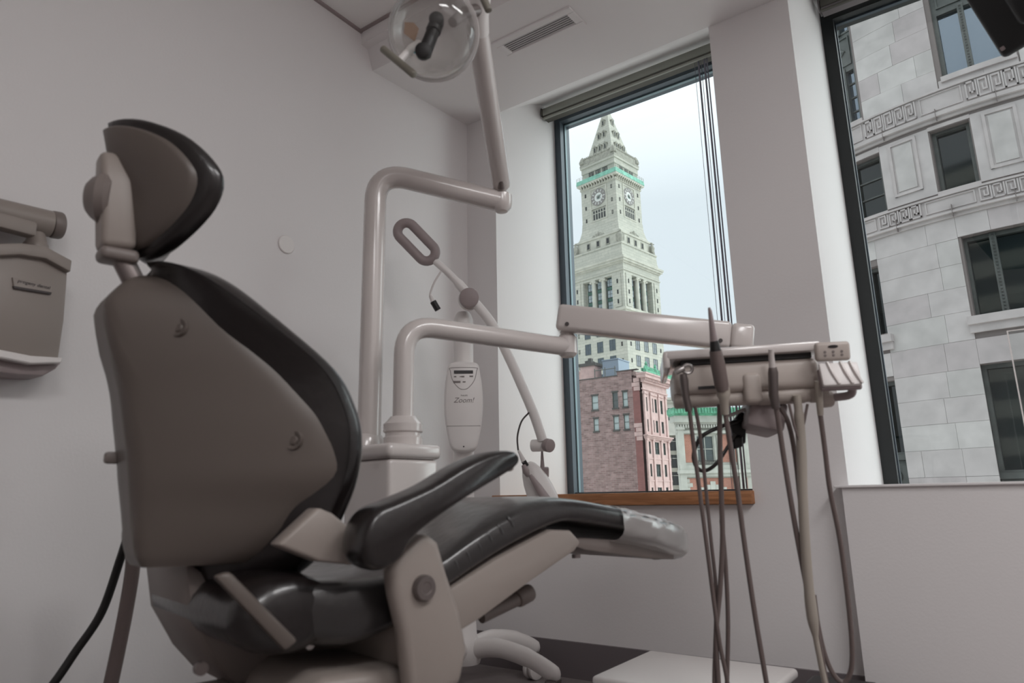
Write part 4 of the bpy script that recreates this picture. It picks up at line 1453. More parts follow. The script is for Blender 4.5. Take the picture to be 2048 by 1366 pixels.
# under the seat: lift arm, diagonal strut, base
LA = [(-.135, .66), (-.115, .56), (-.07, .485), (-.03, .44), (.05, .40), (.16, .40), (.20, .47), (.10, .53), (.0, .56), (-.08, .62)]
part('lift_arm', MB().prism(LA, -.22, .03, fy, .012, 2), M['plastic_d'], ch, True, smooth=40)
part('diagonal_strut', MB().prism([(-.160, .648), (-.138, .653), (-.030, .546), (-.050, .534)], .236, .252, fy, .006, 2), M['taupe_shaded'], ch, True, smooth=40)
part('bolt', MB().rod((.10, -.12, .50), (.112, -.12, .50), .010, 12), M['steel_d'], ch, True)
part('bolt', MB().rod((.155, .03, .52), (.165, .03, .52), .008, 12), M['steel'], ch, True)
part('lower_cover', MB().prism([(-.02, .46), (.02, .485), (.18, .475), (.24, .46), (.26, .40), (.26, .10), (-.02, .10)], -.12, .245, fy, .02, 3), M['plastic'], ch, True, smooth=40)
part('lift_plate', MB().rbox((-.03, .13), (-.16, -.02), (.430, .450), .006, 2), M['plastic_d'], ch, True)
part('floor_base', MB().prism([(-.25, 0), (.70, 0), (.72, .03), (.68, .06), (.3, .11), (-.15, .11), (-.26, .06)], -.26, .26, fy, .015, 2), M['plastic_d'], ch, True, smooth=40)

# cord and suction pipe behind the chair
single('power_cable', MB().tube(spline([at(262, 1040, 1.72), at(258, 1062, 1.72), at(240, 1120, 1.72), at(203, 1225, 1.70), at(150, 1305, 1.66), at(108, 1366, 1.62), at(20, 1480, 1.55), V((-1.50, .38, .012)), V((-1.58, .25, .012))], 8), .0105, 10), M['rubber'],
       'thin black cable hanging diagonally behind the dental chair back', 'cable')
single('suction_pipe', MB().tube(spline([at(262, 1050, 1.70), at(259, 1085, 1.70), at(266, 1125, 1.70), at(252, 1220, 1.69), at(222, 1366, 1.66), at(195, 1480, 1.62), V((-1.33, .42, .03))], 8), [.012] * 9 + [.014] * 5 + [.017] * 35, 12), M['hose'],
       'thick brown grey hose rising from the floor behind the chair', 'hose')

# ---------------------------------------------------------------- delivery unit: junction box, swan neck post, spring arm, head
ub = at(800, 895, 1.80)
du = thing('delivery_unit', 'white dental delivery unit with swan neck post and spring arm beside the chair', 'dental unit', (ub.x, ub.y, 0))
urot = CROT + .10
um = Matrix.Translation((ub.x, ub.y, 0)) @ Matrix.Rotation(urot, 4, 'Z')
part('cabinet', MB().rbox((-.105, .085), (-.10, .062), (.16, .845), .012, 3, um), M['enamel'], du)
part('cabinet_lid', MB().rbox((-.112, .092), (-.107, .069), (.845, .884), .014, 3, um), M['enamel'], du)
part('cabinet_plinth', MB().box((-.09, .07), (-.08, .05), (0, .17), um), M['shade'], du)
p0 = at(806, 872, 1.80)
pm_ = zframe((p0.x, p0.y, .882), (0, 0, 1))
part('post_collar', MB().lathe([(.052, 0), (.052, .022), (.047, .026), (.047, .034), (.052, .038), (.052, .058), (.040, .070), (.034, .078), (.0, .078)], pm_, 32), M['enamel'], du)
top = at(826, 652, 1.80)
aend = at(1135, 693, 2.10)
part('swan_neck_post', MB().tube(bend([V((p0.x, p0.y, .93)), V((p0.x, p0.y, 1.215)), V((aend.x, aend.y, 1.195))], .085, 10), .0285, 24), M['enamel'], du)
jm = zframe((aend.x, aend.y, 1.165), (0, 0, 1))
part('arm_elbow', MB().lathe([(.0, -.002), (.020, -.002), (.030, .008), (.0305, .058), (.026, .064), (.022, .068), (.022, .10), (.0, .10)], jm, 24), M['enamel'], du)
s0 = at(1128, 638, 2.10)
s1 = at(1492, 677, 2.0)
ax_ = (s1 - s0).normalized()
sm = frame(s0, ax_, V((0, 0, 1)).cross(ax_).normalized(), ax_.cross(V((0, 0, 1)).cross(ax_)).normalized() * 1)
if sm.to_3x3().col[2].z < 0:
    sm = frame(s0, ax_, -V((0, 0, 1)).cross(ax_).normalized(), (0, 0, 1))
L_ = (s1 - s0).length
part('spring_arm', MB().rbox((-.02, L_ - .045), (-.03, .03), (-.040, .042), .013, 3, sm), M['enamel'], du)
part('spring_arm_end', MB().rbox((L_ - .046, L_ + .02), (-.029, .029), (-.040, .040), .014, 3, sm), M['enamel'], du)
part('arm_screw', MB().rod(sm @ V((.015, -.034, -.022)), sm @ V((.015, -.028, -.022)), .006, 12), M['ink_d'], du)
part('arm_screw', MB().rod(sm @ V((L_ - .075, -.034, -.022)), sm @ V((L_ - .075, -.028, -.022)), .006, 12), M['ink_d'], du)
# head
hl, hr_ = at(1350, 803, 1.66), at(1655, 795, 1.60)
hx = V((hr_.x - hl.x, hr_.y - hl.y, 0)).normalized()
hy_ = V((-hx.y, hx.x, 0))
hm = frame(hl, hx, hy_)
W_ = (V((hr_.x, hr_.y, 0)) - V((hl.x, hl.y, 0))).length
hmt = hm @ Matrix.Rotation(-.012, 4, 'Y')
part('holder_bar', MB().rod(hmt @ V((-.004, 0, 0)), hmt @ V((W_ - .0, 0, 0)), .0185, 24, bev=.006), M['plastic_h'], du)
for a, b in ((.195, .222), (.228, .30), (.31, .352)):
    part('bar_sleeve', MB().rod(hmt @ V((W_ * 0 + a, 0, 0)), hmt @ V((b, 0, 0)), .0205, 24, bev=.003), M['plastic_h'], du)
part('head_body', MB().rbox((.0, W_ - .015), (-.03, .17), (.012, .085), .018, 4, hmt), M['plastic_h'], du)
part('head_slot', MB().box((.055, .105), (-.032, -.02), (.022, .029), hmt), M['rubber'], du)
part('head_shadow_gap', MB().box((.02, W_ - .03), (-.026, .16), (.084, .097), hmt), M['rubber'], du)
tray = MB()
tray.rbox((-.018, W_ - .012), (-.045, .19), (.096, .108), .005, 2, hmt)
tray.rbox((-.018, W_ - .012), (-.048, -.036), (.096, .118), .005, 2, hmt)
tray.rbox((-.022, -.006), (-.048, .19), (.074, .118), .006, 2, hmt)
part('tray_top', tray, M['enamel'], du)
part('centre_clip', MB().rbox((.158, .200), (-.038, -.01), (-.018, .055), .012, 3, hmt), M['plastic_h'], du)
# touch pad on its wedge and the looped handle
km_ = frame(at(1664, 703, 1.56), hx, (V((0, 0, 1)) * .15 + hy_ * .99).normalized(), (hy_ * -.15 + V((0, 0, 1)) * .99).normalized())
tp_ = part('touch_pad', MB().rbox((-.038, .038), (-.010, .010), (-.022, .022), .008, 3, km_), M['plastic_h'], du)
part('pad_display', MB().prism([(.011 * math.cos(2 * PI * i / 20), .0035 * math.sin(2 * PI * i / 20) + .011) for i in range(20)], -.0112, -.0098, km_), M['disp'], tp_)
for i in range(3):
    for j in range(2):
        part('pad_key', MB().lathe([(.0034, 0), (.003, .0012), (0, .0012)], zframe(km_ @ V((-.018 + .018 * i, -.0098, -.001 - .008 * j)), km_.to_3x3() @ V((0, -1, 0))), 10, False), M['ink'], tp_)
wm_ = frame(at(1680, 748, 1.54), hx, (V((0, 0, 1)) * -.30 + hy_ * .95).normalized(), (hy_ * .30 + V((0, 0, 1)) * .95).normalized())
wk = part('keypad_wedge', MB().rbox((-.042, .042), (-.006, .008), (-.030, .028), .005, 2, wm_), M['white'], du)
for x in (-.018, .010, .030):
    part('keypad_rib', MB().tube(spline([wm_ @ V((x - .006, -.007, .028)), wm_ @ V((x, -.008, .0)), wm_ @ V((x + .010, -.007, -.028))], 5), .0035, 8), M['enamel'], wk, smooth=60)
part('keypad_base', MB().rbox((-.044, .044), (.006, .020), (-.034, .02), .005, 2, wm_), M['shade'], wk)
part('handle_loop', MB().tube(bend([at(1648, 797, 1.60), at(1712, 790, 1.56), at(1690, 752, 1.55)], [.026], 10), .0095, 14), M['shade'], du)
part('handle_collar', MB().rod(at(1636, 799, 1.60), at(1664, 796, 1.60), .021, 20, bev=.006), M['plastic_h'], du)
# bracket that carries the head from the spring arm
part('head_bracket', MB().rbox((.19, .275), (.01, .20), (-.075, -.005), .008, 2, hmt @ Matrix.Rotation(.28, 4, 'Y') @ Matrix.Translation((-.015, 0, .06))), M['shade'], du)
part('head_pivot', MB().rod(hmt @ V((.24, .16, .0)), V((s1.x, s1.y, s1.z - .03)), .022, 20), M['enamel'], du)

# ---------------------------------------------------------------- handpieces and hoses hanging on the head
def hose(pts, ds, r, n=10):
    k = len(pts)
    return MB().tube(spline([at(p[0], p[1], d) for p, d in zip(pts, ds)], 6), r, n)
def ramp(a, b, n):
    return [a + (b - a) * i / (n - 1) for i in range(n)]
HG = 'instruments hanging on the delivery head'
# 1 syringe with ring
t = thing('dental_syringe', 'slim steel syringe with a ring top at the left end of the delivery head', 'instrument', at(1372, 800, 1.60), group=HG)
part('barrel', MB().tube([at(1366, 748, 1.60), at(1368, 760, 1.60), at(1371, 790, 1.60), at(1378, 822, 1.60)], [.008, .010, .0085, .009], 14), M['steel_d'], t)
rg_ = [at(1375, 738, 1.60) + AX * (.011 * math.cos(q)) + AY * (.010 * math.sin(q)) for q in [2 * PI * i / 20 for i in range(20)]]
part('ring', MB().tube(rg_, .004, 8, closed=True), M['steel'], t)
part('head', MB().rod(at(1350, 745, 1.60), at(1368, 736, 1.60), .007, 12, bev=.002), M['steel'], t)
P_ = [(1379, 820), (1386, 880), (1395, 950), (1412, 1080), (1430, 1220), (1440, 1290), (1455, 1366), (1462, 1450), (1470, 1520), (1440, 1560)]
part('hose', hose(P_, ramp(1.60, 1.66, 10), .0052), M['hose'], t)
# 2 long handpiece with dark ring
t = thing('dental_handpiece', 'long tapered handpiece with a dark ring pointing up from the delivery head', 'instrument', at(1446, 800, 1.58), group=HG)
part('tip', MB().tube([at(1418, 615, 1.55), at(1420, 622, 1.55), at(1425, 660, 1.555), at(1428, 683, 1.56)], [.0025, .0045, .007, .0095], 16), M['shade'], t)
part('dark_ring', MB().tube([at(1428, 682, 1.56), at(1431, 702, 1.56)], [.0096, .0125], 18), M['rubber'], t)
part('body', MB().tube([at(1431, 701, 1.56), at(1436, 730, 1.565), at(1443, 770, 1.57), at(1446, 782, 1.57)], [.0140, .0165, .0160, .013], 18), M['hose'], t)
part('coupling', MB().tube([at(1446, 776, 1.575), at(1447, 790, 1.575), at(1448, 800, 1.575), at(1450, 828, 1.58)], [.0155, .0155, .0105, .009], 16), M['hose_l'], t)
P_ = [(1450, 822), (1462, 900), (1475, 980), (1488, 1080), (1510, 1230), (1533, 1366), (1550, 1470), (1540, 1540)]
part('hose', hose(P_, ramp(1.58, 1.62, 8), .0062), M['hose'], t)
# 3 suction tip
t = thing('suction_handpiece', 'steel tube handpiece standing in the middle holder of the delivery head', 'instrument', at(1547, 800, 1.58), group=HG)
part('barrel', MB().tube([at(1545, 735, 1.57), at(1546, 745, 1.57), at(1547, 790, 1.575), at(1552, 815, 1.58)], [.009, .0115, .011, .0095], 16), M['steel_d'], t)
part('tip', MB().tube([at(1542, 698, 1.565), at(1543, 718, 1.57), at(1545, 740, 1.57)], [.006, .007, .008], 14), M['enamel'], t)
P_ = [(1552, 812), (1558, 850), (1570, 930), (1590, 1050), (1618, 1200), (1640, 1320), (1652, 1366), (1662, 1440), (1630, 1510)]
part('hose', hose(P_, ramp(1.58, 1.62, 9), .0062), M['hose'], t)
# 4 thick pale suction hose with its two thin straps
t = thing('suction_hose', 'thick pale suction hose hanging from the right half of the delivery head', 'hose', at(1600, 800, 1.58), group=HG)
P_ = [(1593, 790), (1598, 830), (1603, 900), (1605, 980), (1610, 1080), (1618, 1180), (1629, 1262), (1642, 1330), (1656, 1410), (1640, 1500)]
part('hose', MB().tube(spline([at(p[0], p[1], 1.585) for p in P_], 6), [.0095] * 6 + [.0115] * 25 + [.0125, .013, .013, .013, .0115, .009] + [.0065] * 18, 14), M['hose_l'], t)
part('strap', MB().tube([at(1578, 808, 1.58), at(1588, 850, 1.58), at(1598, 880, 1.58)], .0032, 8), M['hose'], t)
part('strap', MB().tube([at(1615, 808, 1.58), at(1609, 840, 1.58), at(1603, 870, 1.58)], .0032, 8), M['hose'], t)
# 5 right handpiece, its hose loops down and back up
t = thing('air_syringe', 'handpiece at the right end of the holder bar with its pale hose looping low', 'instrument', at(1640, 800, 1.57), group=HG)
part('barrel', MB().tube([at(1636, 762, 1.56), at(1638, 790, 1.565), at(1641, 830, 1.57)], [.0075, .0085, .007], 14), M['hose_l'], t)
P_ = [(1640, 825), (1650, 900), (1660, 980), (1680, 1080), (1696, 1200), (1704, 1290), (1702, 1340), (1688, 1364), (1668, 1350), (1650, 1310), (1636, 1250), (1628, 1190)]
part('hose', hose(P_, ramp(1.57, 1.66, 12), .0058), M['hose'], t)
# more thin hoses between them
for nm, lab, P_, ds, r in (('thin_hose', 'thinnest dark hose hanging just right of the ringed syringe', [(1390, 812), (1400, 870), (1412, 980), (1422, 1080), (1432, 1180), (1430, 1290), (1428, 1366), (1430, 1480), (1460, 1540)], (1.62, 1.66), .0045),
                      ('thick_dark_hose', 'straight dark hose hanging left of the long handpiece', [(1439, 808), (1440, 900), (1443, 1000), (1445, 1080), (1440, 1180), (1432, 1270), (1437, 1366), (1445, 1480), (1470, 1550)], (1.60, 1.66), .0062),
                      ('short_inner_hose', 'dark hose branching off low behind the straight hose', [(1443, 1040), (1448, 1090), (1453, 1160), (1456, 1250), (1454, 1366), (1452, 1480), (1480, 1545)], (1.66, 1.68), .0056),
                      ('curved_hose', 'dark hose curving right behind the steel tube handpiece', [(1560, 812), (1578, 850), (1590, 910), (1598, 980), (1606, 1050), (1612, 1120), (1622, 1200), (1634, 1260), (1648, 1340), (1660, 1420), (1650, 1500)], (1.62, 1.63), .0058)):
    single(nm, hose(P_, ramp(ds[0], ds[1], len(P_)), r), M['hose'], lab, 'hose', group='thin hoses below the delivery head')
# looped strap with a dark plug under the head
lt = thing('looped_strap', 'dark looped strap with black plug hanging behind the hoses under the delivery head', 'strap', at(1470, 880, 1.72))
lp_ = spline([at(1490, 838, 1.72), at(1450, 850, 1.71), at(1405, 872, 1.70), at(1388, 905, 1.70), at(1392, 932, 1.70), at(1408, 942, 1.70), at(1432, 928, 1.70), at(1455, 895, 1.71), at(1470, 868, 1.71)], 7)
part('band', MB().tube(lp_, .0052, 10, flat=.6), M['leather'], lt, smooth=60)
pf = frame(at(1480, 858, 1.73), (AX * .8 - AY * .3 + AZ * .2).normalized(), AZ, (AY * -.95 - AX * .2).normalized())
part('flap', MB().prism([(-.022, -.03), (.006, -.04), (.026, .028), (.012, .042), (-.026, .022)], -.006, .006, pf, .003, 1), M['rubber'], lt)
part('plug', MB().rbox((-.012, .012), (-.012, .012), (-.014, .014), .003, 1, frame(at(1474, 884, 1.72), (AX * .95 - AY * .25).normalized(), AZ, -AY)), M['rubber'], lt)
part('bright_sleeve', MB().tube(spline([at(1450, 832, 1.72), at(1465, 829, 1.72), at(1478, 823, 1.72), at(1495, 818, 1.72)], 4), [.002] + [.0045] * 11 + [.003], 10), M['white'], lt, smooth=60)

# ---------------------------------------------------------------- operating light on its own pole
q0 = at(738, 868, 1.88)
ol = thing('operating_light', 'dental operating light on tall white pole with clear shield at ceiling', 'lamp', (q0.x, q0.y, .0))
part('pole_foot', MB().lathe([(.055, .0), (.055, .02), (.042, .03), (.042, .84), (0, .84)], zframe((q0.x, q0.y, .0), (0, 0, 1)), 24), M['shade'], ol)
part('pole_collar', MB().lathe([(.05, 0), (.05, .05), (.042, .062), (.0, .062)], zframe((q0.x - .012, q0.y, .86), (0, 0, 1)), 24), M['enamel'], ol)
aend2 = at(1003, 403, 2.10)
part('pole', MB().tube(bend([V((q0.x, q0.y, .84)), V((q0.x, q0.y, 1.715)), V((aend2.x, aend2.y, aend2.z))], .10, 12), .0325, 24), M['enamel'], ol)
part('elbow', MB().lathe([(.0, -.036), (.018, -.034), (.030, -.022), (.033, -.005), (.033, .018), (.022, .026), (.022, .03), (0, .03)], zframe(aend2, (0, 0, 1)), 24), M['enamel'], ol)
e2 = at(1003, 372, 2.10)
part('hinge_pin', MB().rod(aend2, e2, .0165, 14), M['steel'], ol)
lj = at(955, 62, 1.74)
part('upper_arm', MB().tube([e2 - (lj - e2).normalized() * .0, e2 + (lj - e2) * .02, lj + (lj - e2) * .0], [.0265, .0285, .0285], 24), M['enamel'], ol)
part('arm_slot', MB().rod(e2 + AZ * -.022 + AY * .012, e2 + AZ * -.026 + (lj - e2) * .03, .012, 12), M['steel_d'], ol)
yk = at(948, 25, 1.66)
part('yoke', MB().tube([lj, at(957, 30, 1.70), at(968, -40, 1.66)], [.030, .026, .022], 18), M['white'], ol)
part('yoke_link', MB().tube([at(958, 20, 1.69), at(930, 24, 1.64), at(905, 45, 1.60)], [.016, .014, .012], 14), M['steel_d'], ol)
# head: reflector dish behind, clear shield in front, dark bulb holder across it
lc_ = at(866, 66, 1.56)
ld = (AY * .30 - AZ * .88 - AX * .12).normalized()
lm = zframe(lc_, ld)
part('reflector', MB().lathe([(.0, -.055), (.05, -.052), (.085, -.036), (.098, -.01), (.100, .0), (.096, .0), (.082, -.030), (.048, -.046), (0, -.049)], lm, 36), M['film'], ol)
part('clear_shield', MB().lathe([(.101, -.012), (.102, .006), (.095, .034), (.078, .056), (.05, .070), (.02, .075), (0, .076)], lm, 40, False), M['clear_shield'], ol, smooth=60)
part('shield_rim', MB().lathe([(.106, -.016), (.107, .004), (.098, .006), (.098, -.016), (.106, -.016)], lm, 40, False), M['film_white'], ol)
ha, hb = at(874, 44, 1.52), at(848, 108, 1.49)
bhold = part('bulb_holder', MB().tube([ha, ha + (hb - ha) * .3, ha + (hb - ha) * .32, hb - (hb - ha) * .12, hb], [.016, .017, .0145, .0155, .016], 20), M['rubber'], ol)
part('bulb_cap', MB().rod(hb - AZ * .002, hb - AZ * .024, .0175, 20, bev=.004), M['rubber'], bhold)
part('bulb_cap', MB().rod(ha - AZ * .002, ha - AZ * .020, .0165, 20, bev=.004), M['rubber'], bhold)
M['amber'] = mat('amber_reflection_patch', (156, 130, 112), 0.3)
M['cyan'] = mat('blue_reflection_patch', (120, 168, 178), 0.3)
part('amber_reflection_patch', MB().prism([(-.022, -.012), (.004, -.022), (.014, .010), (.002, .020), (-.020, .014)], 0, .003, frame(at(826, 62, 1.55), (AX * .9 + AY * .3).normalized(), AZ, -AY)), M['amber'], ol)  # orange reflection inside the dish, put in as a coloured patch
part('blue_reflection_patch', MB().box((-.007, .007), (0, .003), (-.006, .006), frame(at(826, 100, 1.53), (AX * .9 + AY * .3).normalized(), AZ, -AY)), M['cyan'], ol)  # blue reflection inside the dish, also a coloured patch
M['handle'] = mat('olive_grey_handle', (122, 118, 108), 0.4)
part('grip_handle', MB().rod(at(765, 97, 1.53), at(829, 150, 1.49), .0088, 16, bev=.003), M['handle'], ol)
part('grip_handle', MB().rod(at(958, -22, 1.60), at(978, 22, 1.58), .0088, 16, bev=.003), M['handle'], ol)
part('grip_bracket', MB().tube([at(800, 122, 1.515), at(822, 98, 1.53), at(838, 90, 1.55)], [.009, .010, .012], 12), M['white'], ol)

# ---------------------------------------------------------------- wall mounted x-ray unit at the left edge
xr = thing('wall_xray_unit', 'grey wall mounted dental x-ray unit with folding arm at left', 'x-ray unit', (XL, .66, 1.10))
X_ = .13                                                  # how far the case stands off the wall
def on_x(px, py, x):
    d = AX * ((px - 1024) / FPX) + AY * ((py - 683) / FPX) + AZ
    p = CAM + d * ((x - CAM.x) / d.x)
    return p.y, p.z
yz = [on_x(px, py, XL + X_) for px, py in ((-120, 500), (0, 488), (40, 487), (90, 494), (142, 520), (140, 560), (134, 640), (122, 722), (60, 716), (0, 700), (-120, 680))]
fX = frame((XL, 0, 0), (0, 1, 0), (1, 0, 0))
part('case', MB().prism([(y, z) for y, z in yz], 0, X_ - .012, fX, .01, 2), M['plastic'], xr)
yz2 = [on_x(px, py, XL + X_) for px, py in ((-120, 500), (0, 488), (40, 487), (90, 494), (142, 522), (139, 545), (90, 518), (40, 510), (0, 512), (-120, 525))]
part('case_brow', MB().prism([(y, z) for y, z in yz2], .0, X_ + .008, fX, .004, 2), M['plastic'], xr)
yz3 = [on_x(px, py, XL + X_) for px, py in ((-120, 682), (0, 700), (60, 712), (124, 716), (122, 726), (60, 728), (0, 716), (-120, 700))]
part('case_lip', MB().prism([(y, z) for y, z in yz3], .0, X_ + .006, fX, .003, 1), M['white'], xr)
yz4 = [on_x(px, py, XL + X_ * .6) for px, py in ((-120, 690), (0, 712), (60, 725), (118, 724), (104, 740), (78, 754), (30, 752), (-120, 735))]
part('case_underside', MB().prism([(y, z) for y, z in yz4], 0, X_ * .8, fX, .008, 2), M['shade'], xr)
pa = [on_x(px, py, XL + X_ * .5) for px, py in ((-90, 405), (100, 448), (124, 452), (72, 490), (72, 465))]
def xw(yz_, x):
    return V((x, yz_[0], yz_[1]))
part('arm', MB().rod(xw(pa[0], XL + X_ * .5), xw(pa[1], XL + X_ * .5), .0370, 24), M['plastic'], xr)
part('arm_cap', MB().rod(xw(pa[1], XL + X_ * .5), xw(pa[2], XL + X_ * .5), .0385, 24, bev=.006), M['plastic_d'], xr)
part('arm_neck', MB().lathe([(.030, 0), (.030, .012), (.026, .018), (.022, .034), (.016, .05), (0, .05)], zframe(xw(pa[3], XL + X_ * .5) - V((0, 0, .012)), (0, 0, 1)), 20), M['plastic'], xr)
part('folded_arm', MB().rbox((.40, xw(pa[3], 0).y - .03), (-.05, -.01), (pa[3][1] - .005, pa[3][1] + .035), .008, 2, frame((XL + .1, 0, 0), (0, 1, 0), (-1, 0, 0))), M['plastic'], xr)
bd = [on_x(px, py, XL + X_) for px, py in ((27, 553), (105, 571), (105, 586), (30, 573))]
bg = MB().prism([(y, z) for y, z in bd], X_ - .013, X_ - .006, fX, .001, 1)
badge = part('name_badge', bg, M['plastic'], xr)
lo_ = [on_x(px, py, XL + X_) for px, py in ((28, 571), (105, 584), (104, 588), (30, 576))]
part('badge_groove', MB().prism([(y, z) for y, z in lo_], X_ - .013, X_ - .0045, fX), M['ink_d'], badge)
ty, tz = on_x(70, 568, XL + X_)
tdir = V((0, bd[1][0] - bd[0][0], bd[1][1] - bd[0][1])).normalized()
tm = frame((XL + X_ - .0055, ty, tz), tdir, V((1, 0, 0)).cross(tdir), (1, 0, 0))
part('badge_lettering', text_mesh('progeny dental', .0125, .0006, tm, None, .2), M['ink_d'], badge, smooth=0)

# ---------------------------------------------------------------- whitening lamp on a five legged base, by the corner
WX, WY = -1.78, 2.20
wl_ = thing('whitening_lamp', 'white whitening lamp on a castor base with curved arm by the window corner', 'lamp', (WX, WY, 0))
def wp(px, py, d=2.86):
    return at(px, py, d)
colb, colt = V((WX, WY, .16)), wp(928, 645)
colt = V((WX, WY, colt.z))
part('column', MB().rod(colb, colt, .042, 24), M['white'], wl_)
part('base_hub', MB().lathe([(.03, .12), (.06, .125), (.068, .15), (.064, .20), (.05, .22), (.046, .28), (0, .28)], zframe((WX, WY, 0), (0, 0, 1)), 28), M['white'], wl_)
for i in range(5):
    a = math.radians(6) + i * 2 * PI / 5
    d = V((math.cos(a), math.sin(a), 0))
    c0 = V((WX, WY, 0))
    lg_ = part('leg', MB().tube(spline([c0 + d * .03 + V((0, 0, .175)), c0 + d * .14 + V((0, 0, .192)), c0 + d * .27 + V((0, 0, .170)), c0 + d * .37 + V((0, 0, .128)), c0 + d * .395 + V((0, 0, .102))], 5), [.036] * 6 + [.034] * 5 + [.031] * 6 + [.026, .022, .018, .013], 14, flat=.8), M['white'], wl_, smooth=60)
    cp = c0 + d * .385
    pn = V((-d.y, d.x, 0))
    part('caster_fork', MB().rbox((-.03, .016), (-.027, .027), (.062, .105), .006, 2, frame(cp, d, pn)), M['steel_d'], lg_)
    for s_ in (-1, 1):
        part('caster_wheel', MB().rod(cp + pn * (.006 * s_) - d * .014 + V((0, 0, .042)), cp + pn * (.025 * s_) - d * .014 + V((0, 0, .042)), .042, 24, bev=.005), M['white'], lg_)
# control body
wc = V((WX, WY, wp(925, 815, 2.80).z))
toC = V((CAM.x - WX, CAM.y - WY, 0)).normalized()
tside = V((toC.y * -1, toC.x, 0))
bm_ = frame(wc + toC * .050, -tside if (-tside).dot(AX) > 0 else tside, -toC) @ Matrix.Scale(1.22, 4)
bo = spline([V((x, 0, z)) for x, z in ((-.040, .148), (.040, .148), (.056, .11), (.064, .04), (.063, -.03), (.052, -.10), (.038, -.142), (.0, -.152), (-.038, -.142), (-.052, -.10), (-.063, -.03), (-.064, .04), (-.056, .11))], 5, True)
cbd = part('control_body', MB().rings([[bm_ @ V((p.x * k, y, p.z * (k * .5 + .5))) for p in bo] for k, y in ((.86, -.030), (.95, -.026), (1, -.015), (1, .03), (.9, .045))]), M['white'], wl_, smooth=50)
po = spline([V((x, 0, z)) for x, z in ((-.040, .128), (.040, .128), (.044, .118), (.036, .085), (.016, .06), (0, .055), (-.016, .06), (-.036, .085), (-.044, .118))], 4, True)
part('panel_outline', MB().tube([bm_ @ V((p.x, -.0300, p.z)) for p in po], .0012, 6, closed=True), M['ink'], cbd, smooth=60)
part('display', MB().box((-.032, .032), (-.0315, -.028), (.108, .119), bm_), M['disp'], cbd)
for x, z, w, h in ((-.028, .098, .004, .004), (-.010, .098, .003, .003), (-.002, .098, .005, .005), (.026, .099, .006, .005), (-.022, .080, .012, .007), (.002, .080, .005, .004)):
    part('panel_mark', MB().box((x - w, x + w), (-.0308, -.029), (z - h / 2, z + h / 2), bm_), M['ink'], cbd, smooth=0)
part('body_seam', MB().box((-.0555, .0555), (-.0305, -.027), (-.0675, -.066), bm_), M['ink'], cbd, smooth=0)
part('key_hole', MB().rod(bm_ @ V((0, -.031, -.134)), bm_ @ V((0, -.027, -.134)), .003, 10), M['disp'], cbd)
tmx = bm_ @ frame((0, -.0302, .018), (1, 0, 0), (0, 0, 1), (0, -1, 0))
part('brand_lettering', text_mesh('Zoom!', .024, .0004, tmx, None, .3), M['ink'], cbd, smooth=0)
tmx2 = bm_ @ frame((.002, -.0302, .034), (1, 0, 0), (0, 0, 1), (0, -1, 0))
part('small_lettering', text_mesh('PHILIPS', .007, .0004, tmx2, None, 0), M['ink'], cbd, smooth=0)
# pivot on top and the curved arm with handle ring and light head
pv = V((WX, WY, colt.z + .045))
part('pivot_neck', MB().lathe([(.042, -.06), (.042, -.02), (.038, -.012), (.034, .0), (.026, .012), (0, .012)], zframe(pv, (0, 0, 1)), 22), M['white'], wl_)
pk = wp(940, 596)
part('pivot_cap', MB().rod(pk + AZ * .05 - AX * .01 + AY * .01, pk - AZ * .05, .041, 24, bev=.006), M['shade'], wl_)
part('pivot_ring', MB().rod(pk + AZ * .02 - AX * .012 + AY * .012, pk + AZ * .01 - AX * .006 + AY * .008, .045, 24), M['white'], wl_)
AP_ = [(868, 520), (905, 554), (945, 600), (985, 650), (1018, 715), (1045, 775), (1068, 830), (1085, 880)]
part('curved_arm', MB().tube(spline([wp(p[0], p[1], 2.84 + .002 * i) for i, p in enumerate(AP_)], 6), [.0155] * 8 + [.0205] * 35, 16), M['white'], wl_, smooth=60)
hc = wp(833, 484, 2.84)
ha_ = (AX * .70 + AY * .714).normalized()
hp_ = (AX * -.714 + AY * .70).normalized()
ring = []
for i in range(28):
    q = 2 * PI * i / 28
    c_, s_ = math.cos(q), math.sin(q)
    ring.append(hc + ha_ * ((.060 if c_ > 0 else -.060) + c_ * .037) + hp_ * (s_ * .037))
part('handle_ring', MB().tube(ring, .0205, 12, flat=1.0, closed=True), M['shade'], wl_, smooth=60)
part('upper_cable', MB().tube(spline([wp(882, 543, 2.82), wp(868, 566, 2.82), wp(860, 590, 2.82), wp(862, 600, 2.82)], 6), 0.0042, 8), M['white'], wl_, smooth=60)
part('cable_boot', MB().tube([wp(861, 590, 2.82), wp(866, 604, 2.82)], [.006, .0105], 12), M['white'], wl_)
part('cable_plug', MB().tube([wp(866, 603, 2.82), wp(876, 620, 2.82)], .0135, 12), M['rubber'], wl_)
jk = wp(1085, 889, 2.86)
part('lower_joint', MB().rod(jk - AX * .044 + AY * .008 + AZ * .02, jk + AX * .030 - AZ * .012, .026, 22, bev=.004), M['white'], wl_)
part('lower_joint_cap', MB().rod(jk + AX * .015 - AZ * .014, jk + AX * .032 - AZ * .036, .028, 24, bev=.004), M['shade'], wl_)
part('head_stem', MB().tube([wp(1084, 900, 2.86), wp(1085, 938, 2.86)], [.004, .010], 12), M['shade'], wl_)
hdc = wp(1074, 968, 2.84)
hax = (AX * .42 + AY * .90 - AZ * .15).normalized()
hmz = zframe(hdc, hax) @ Matrix.Scale(1.24, 4)
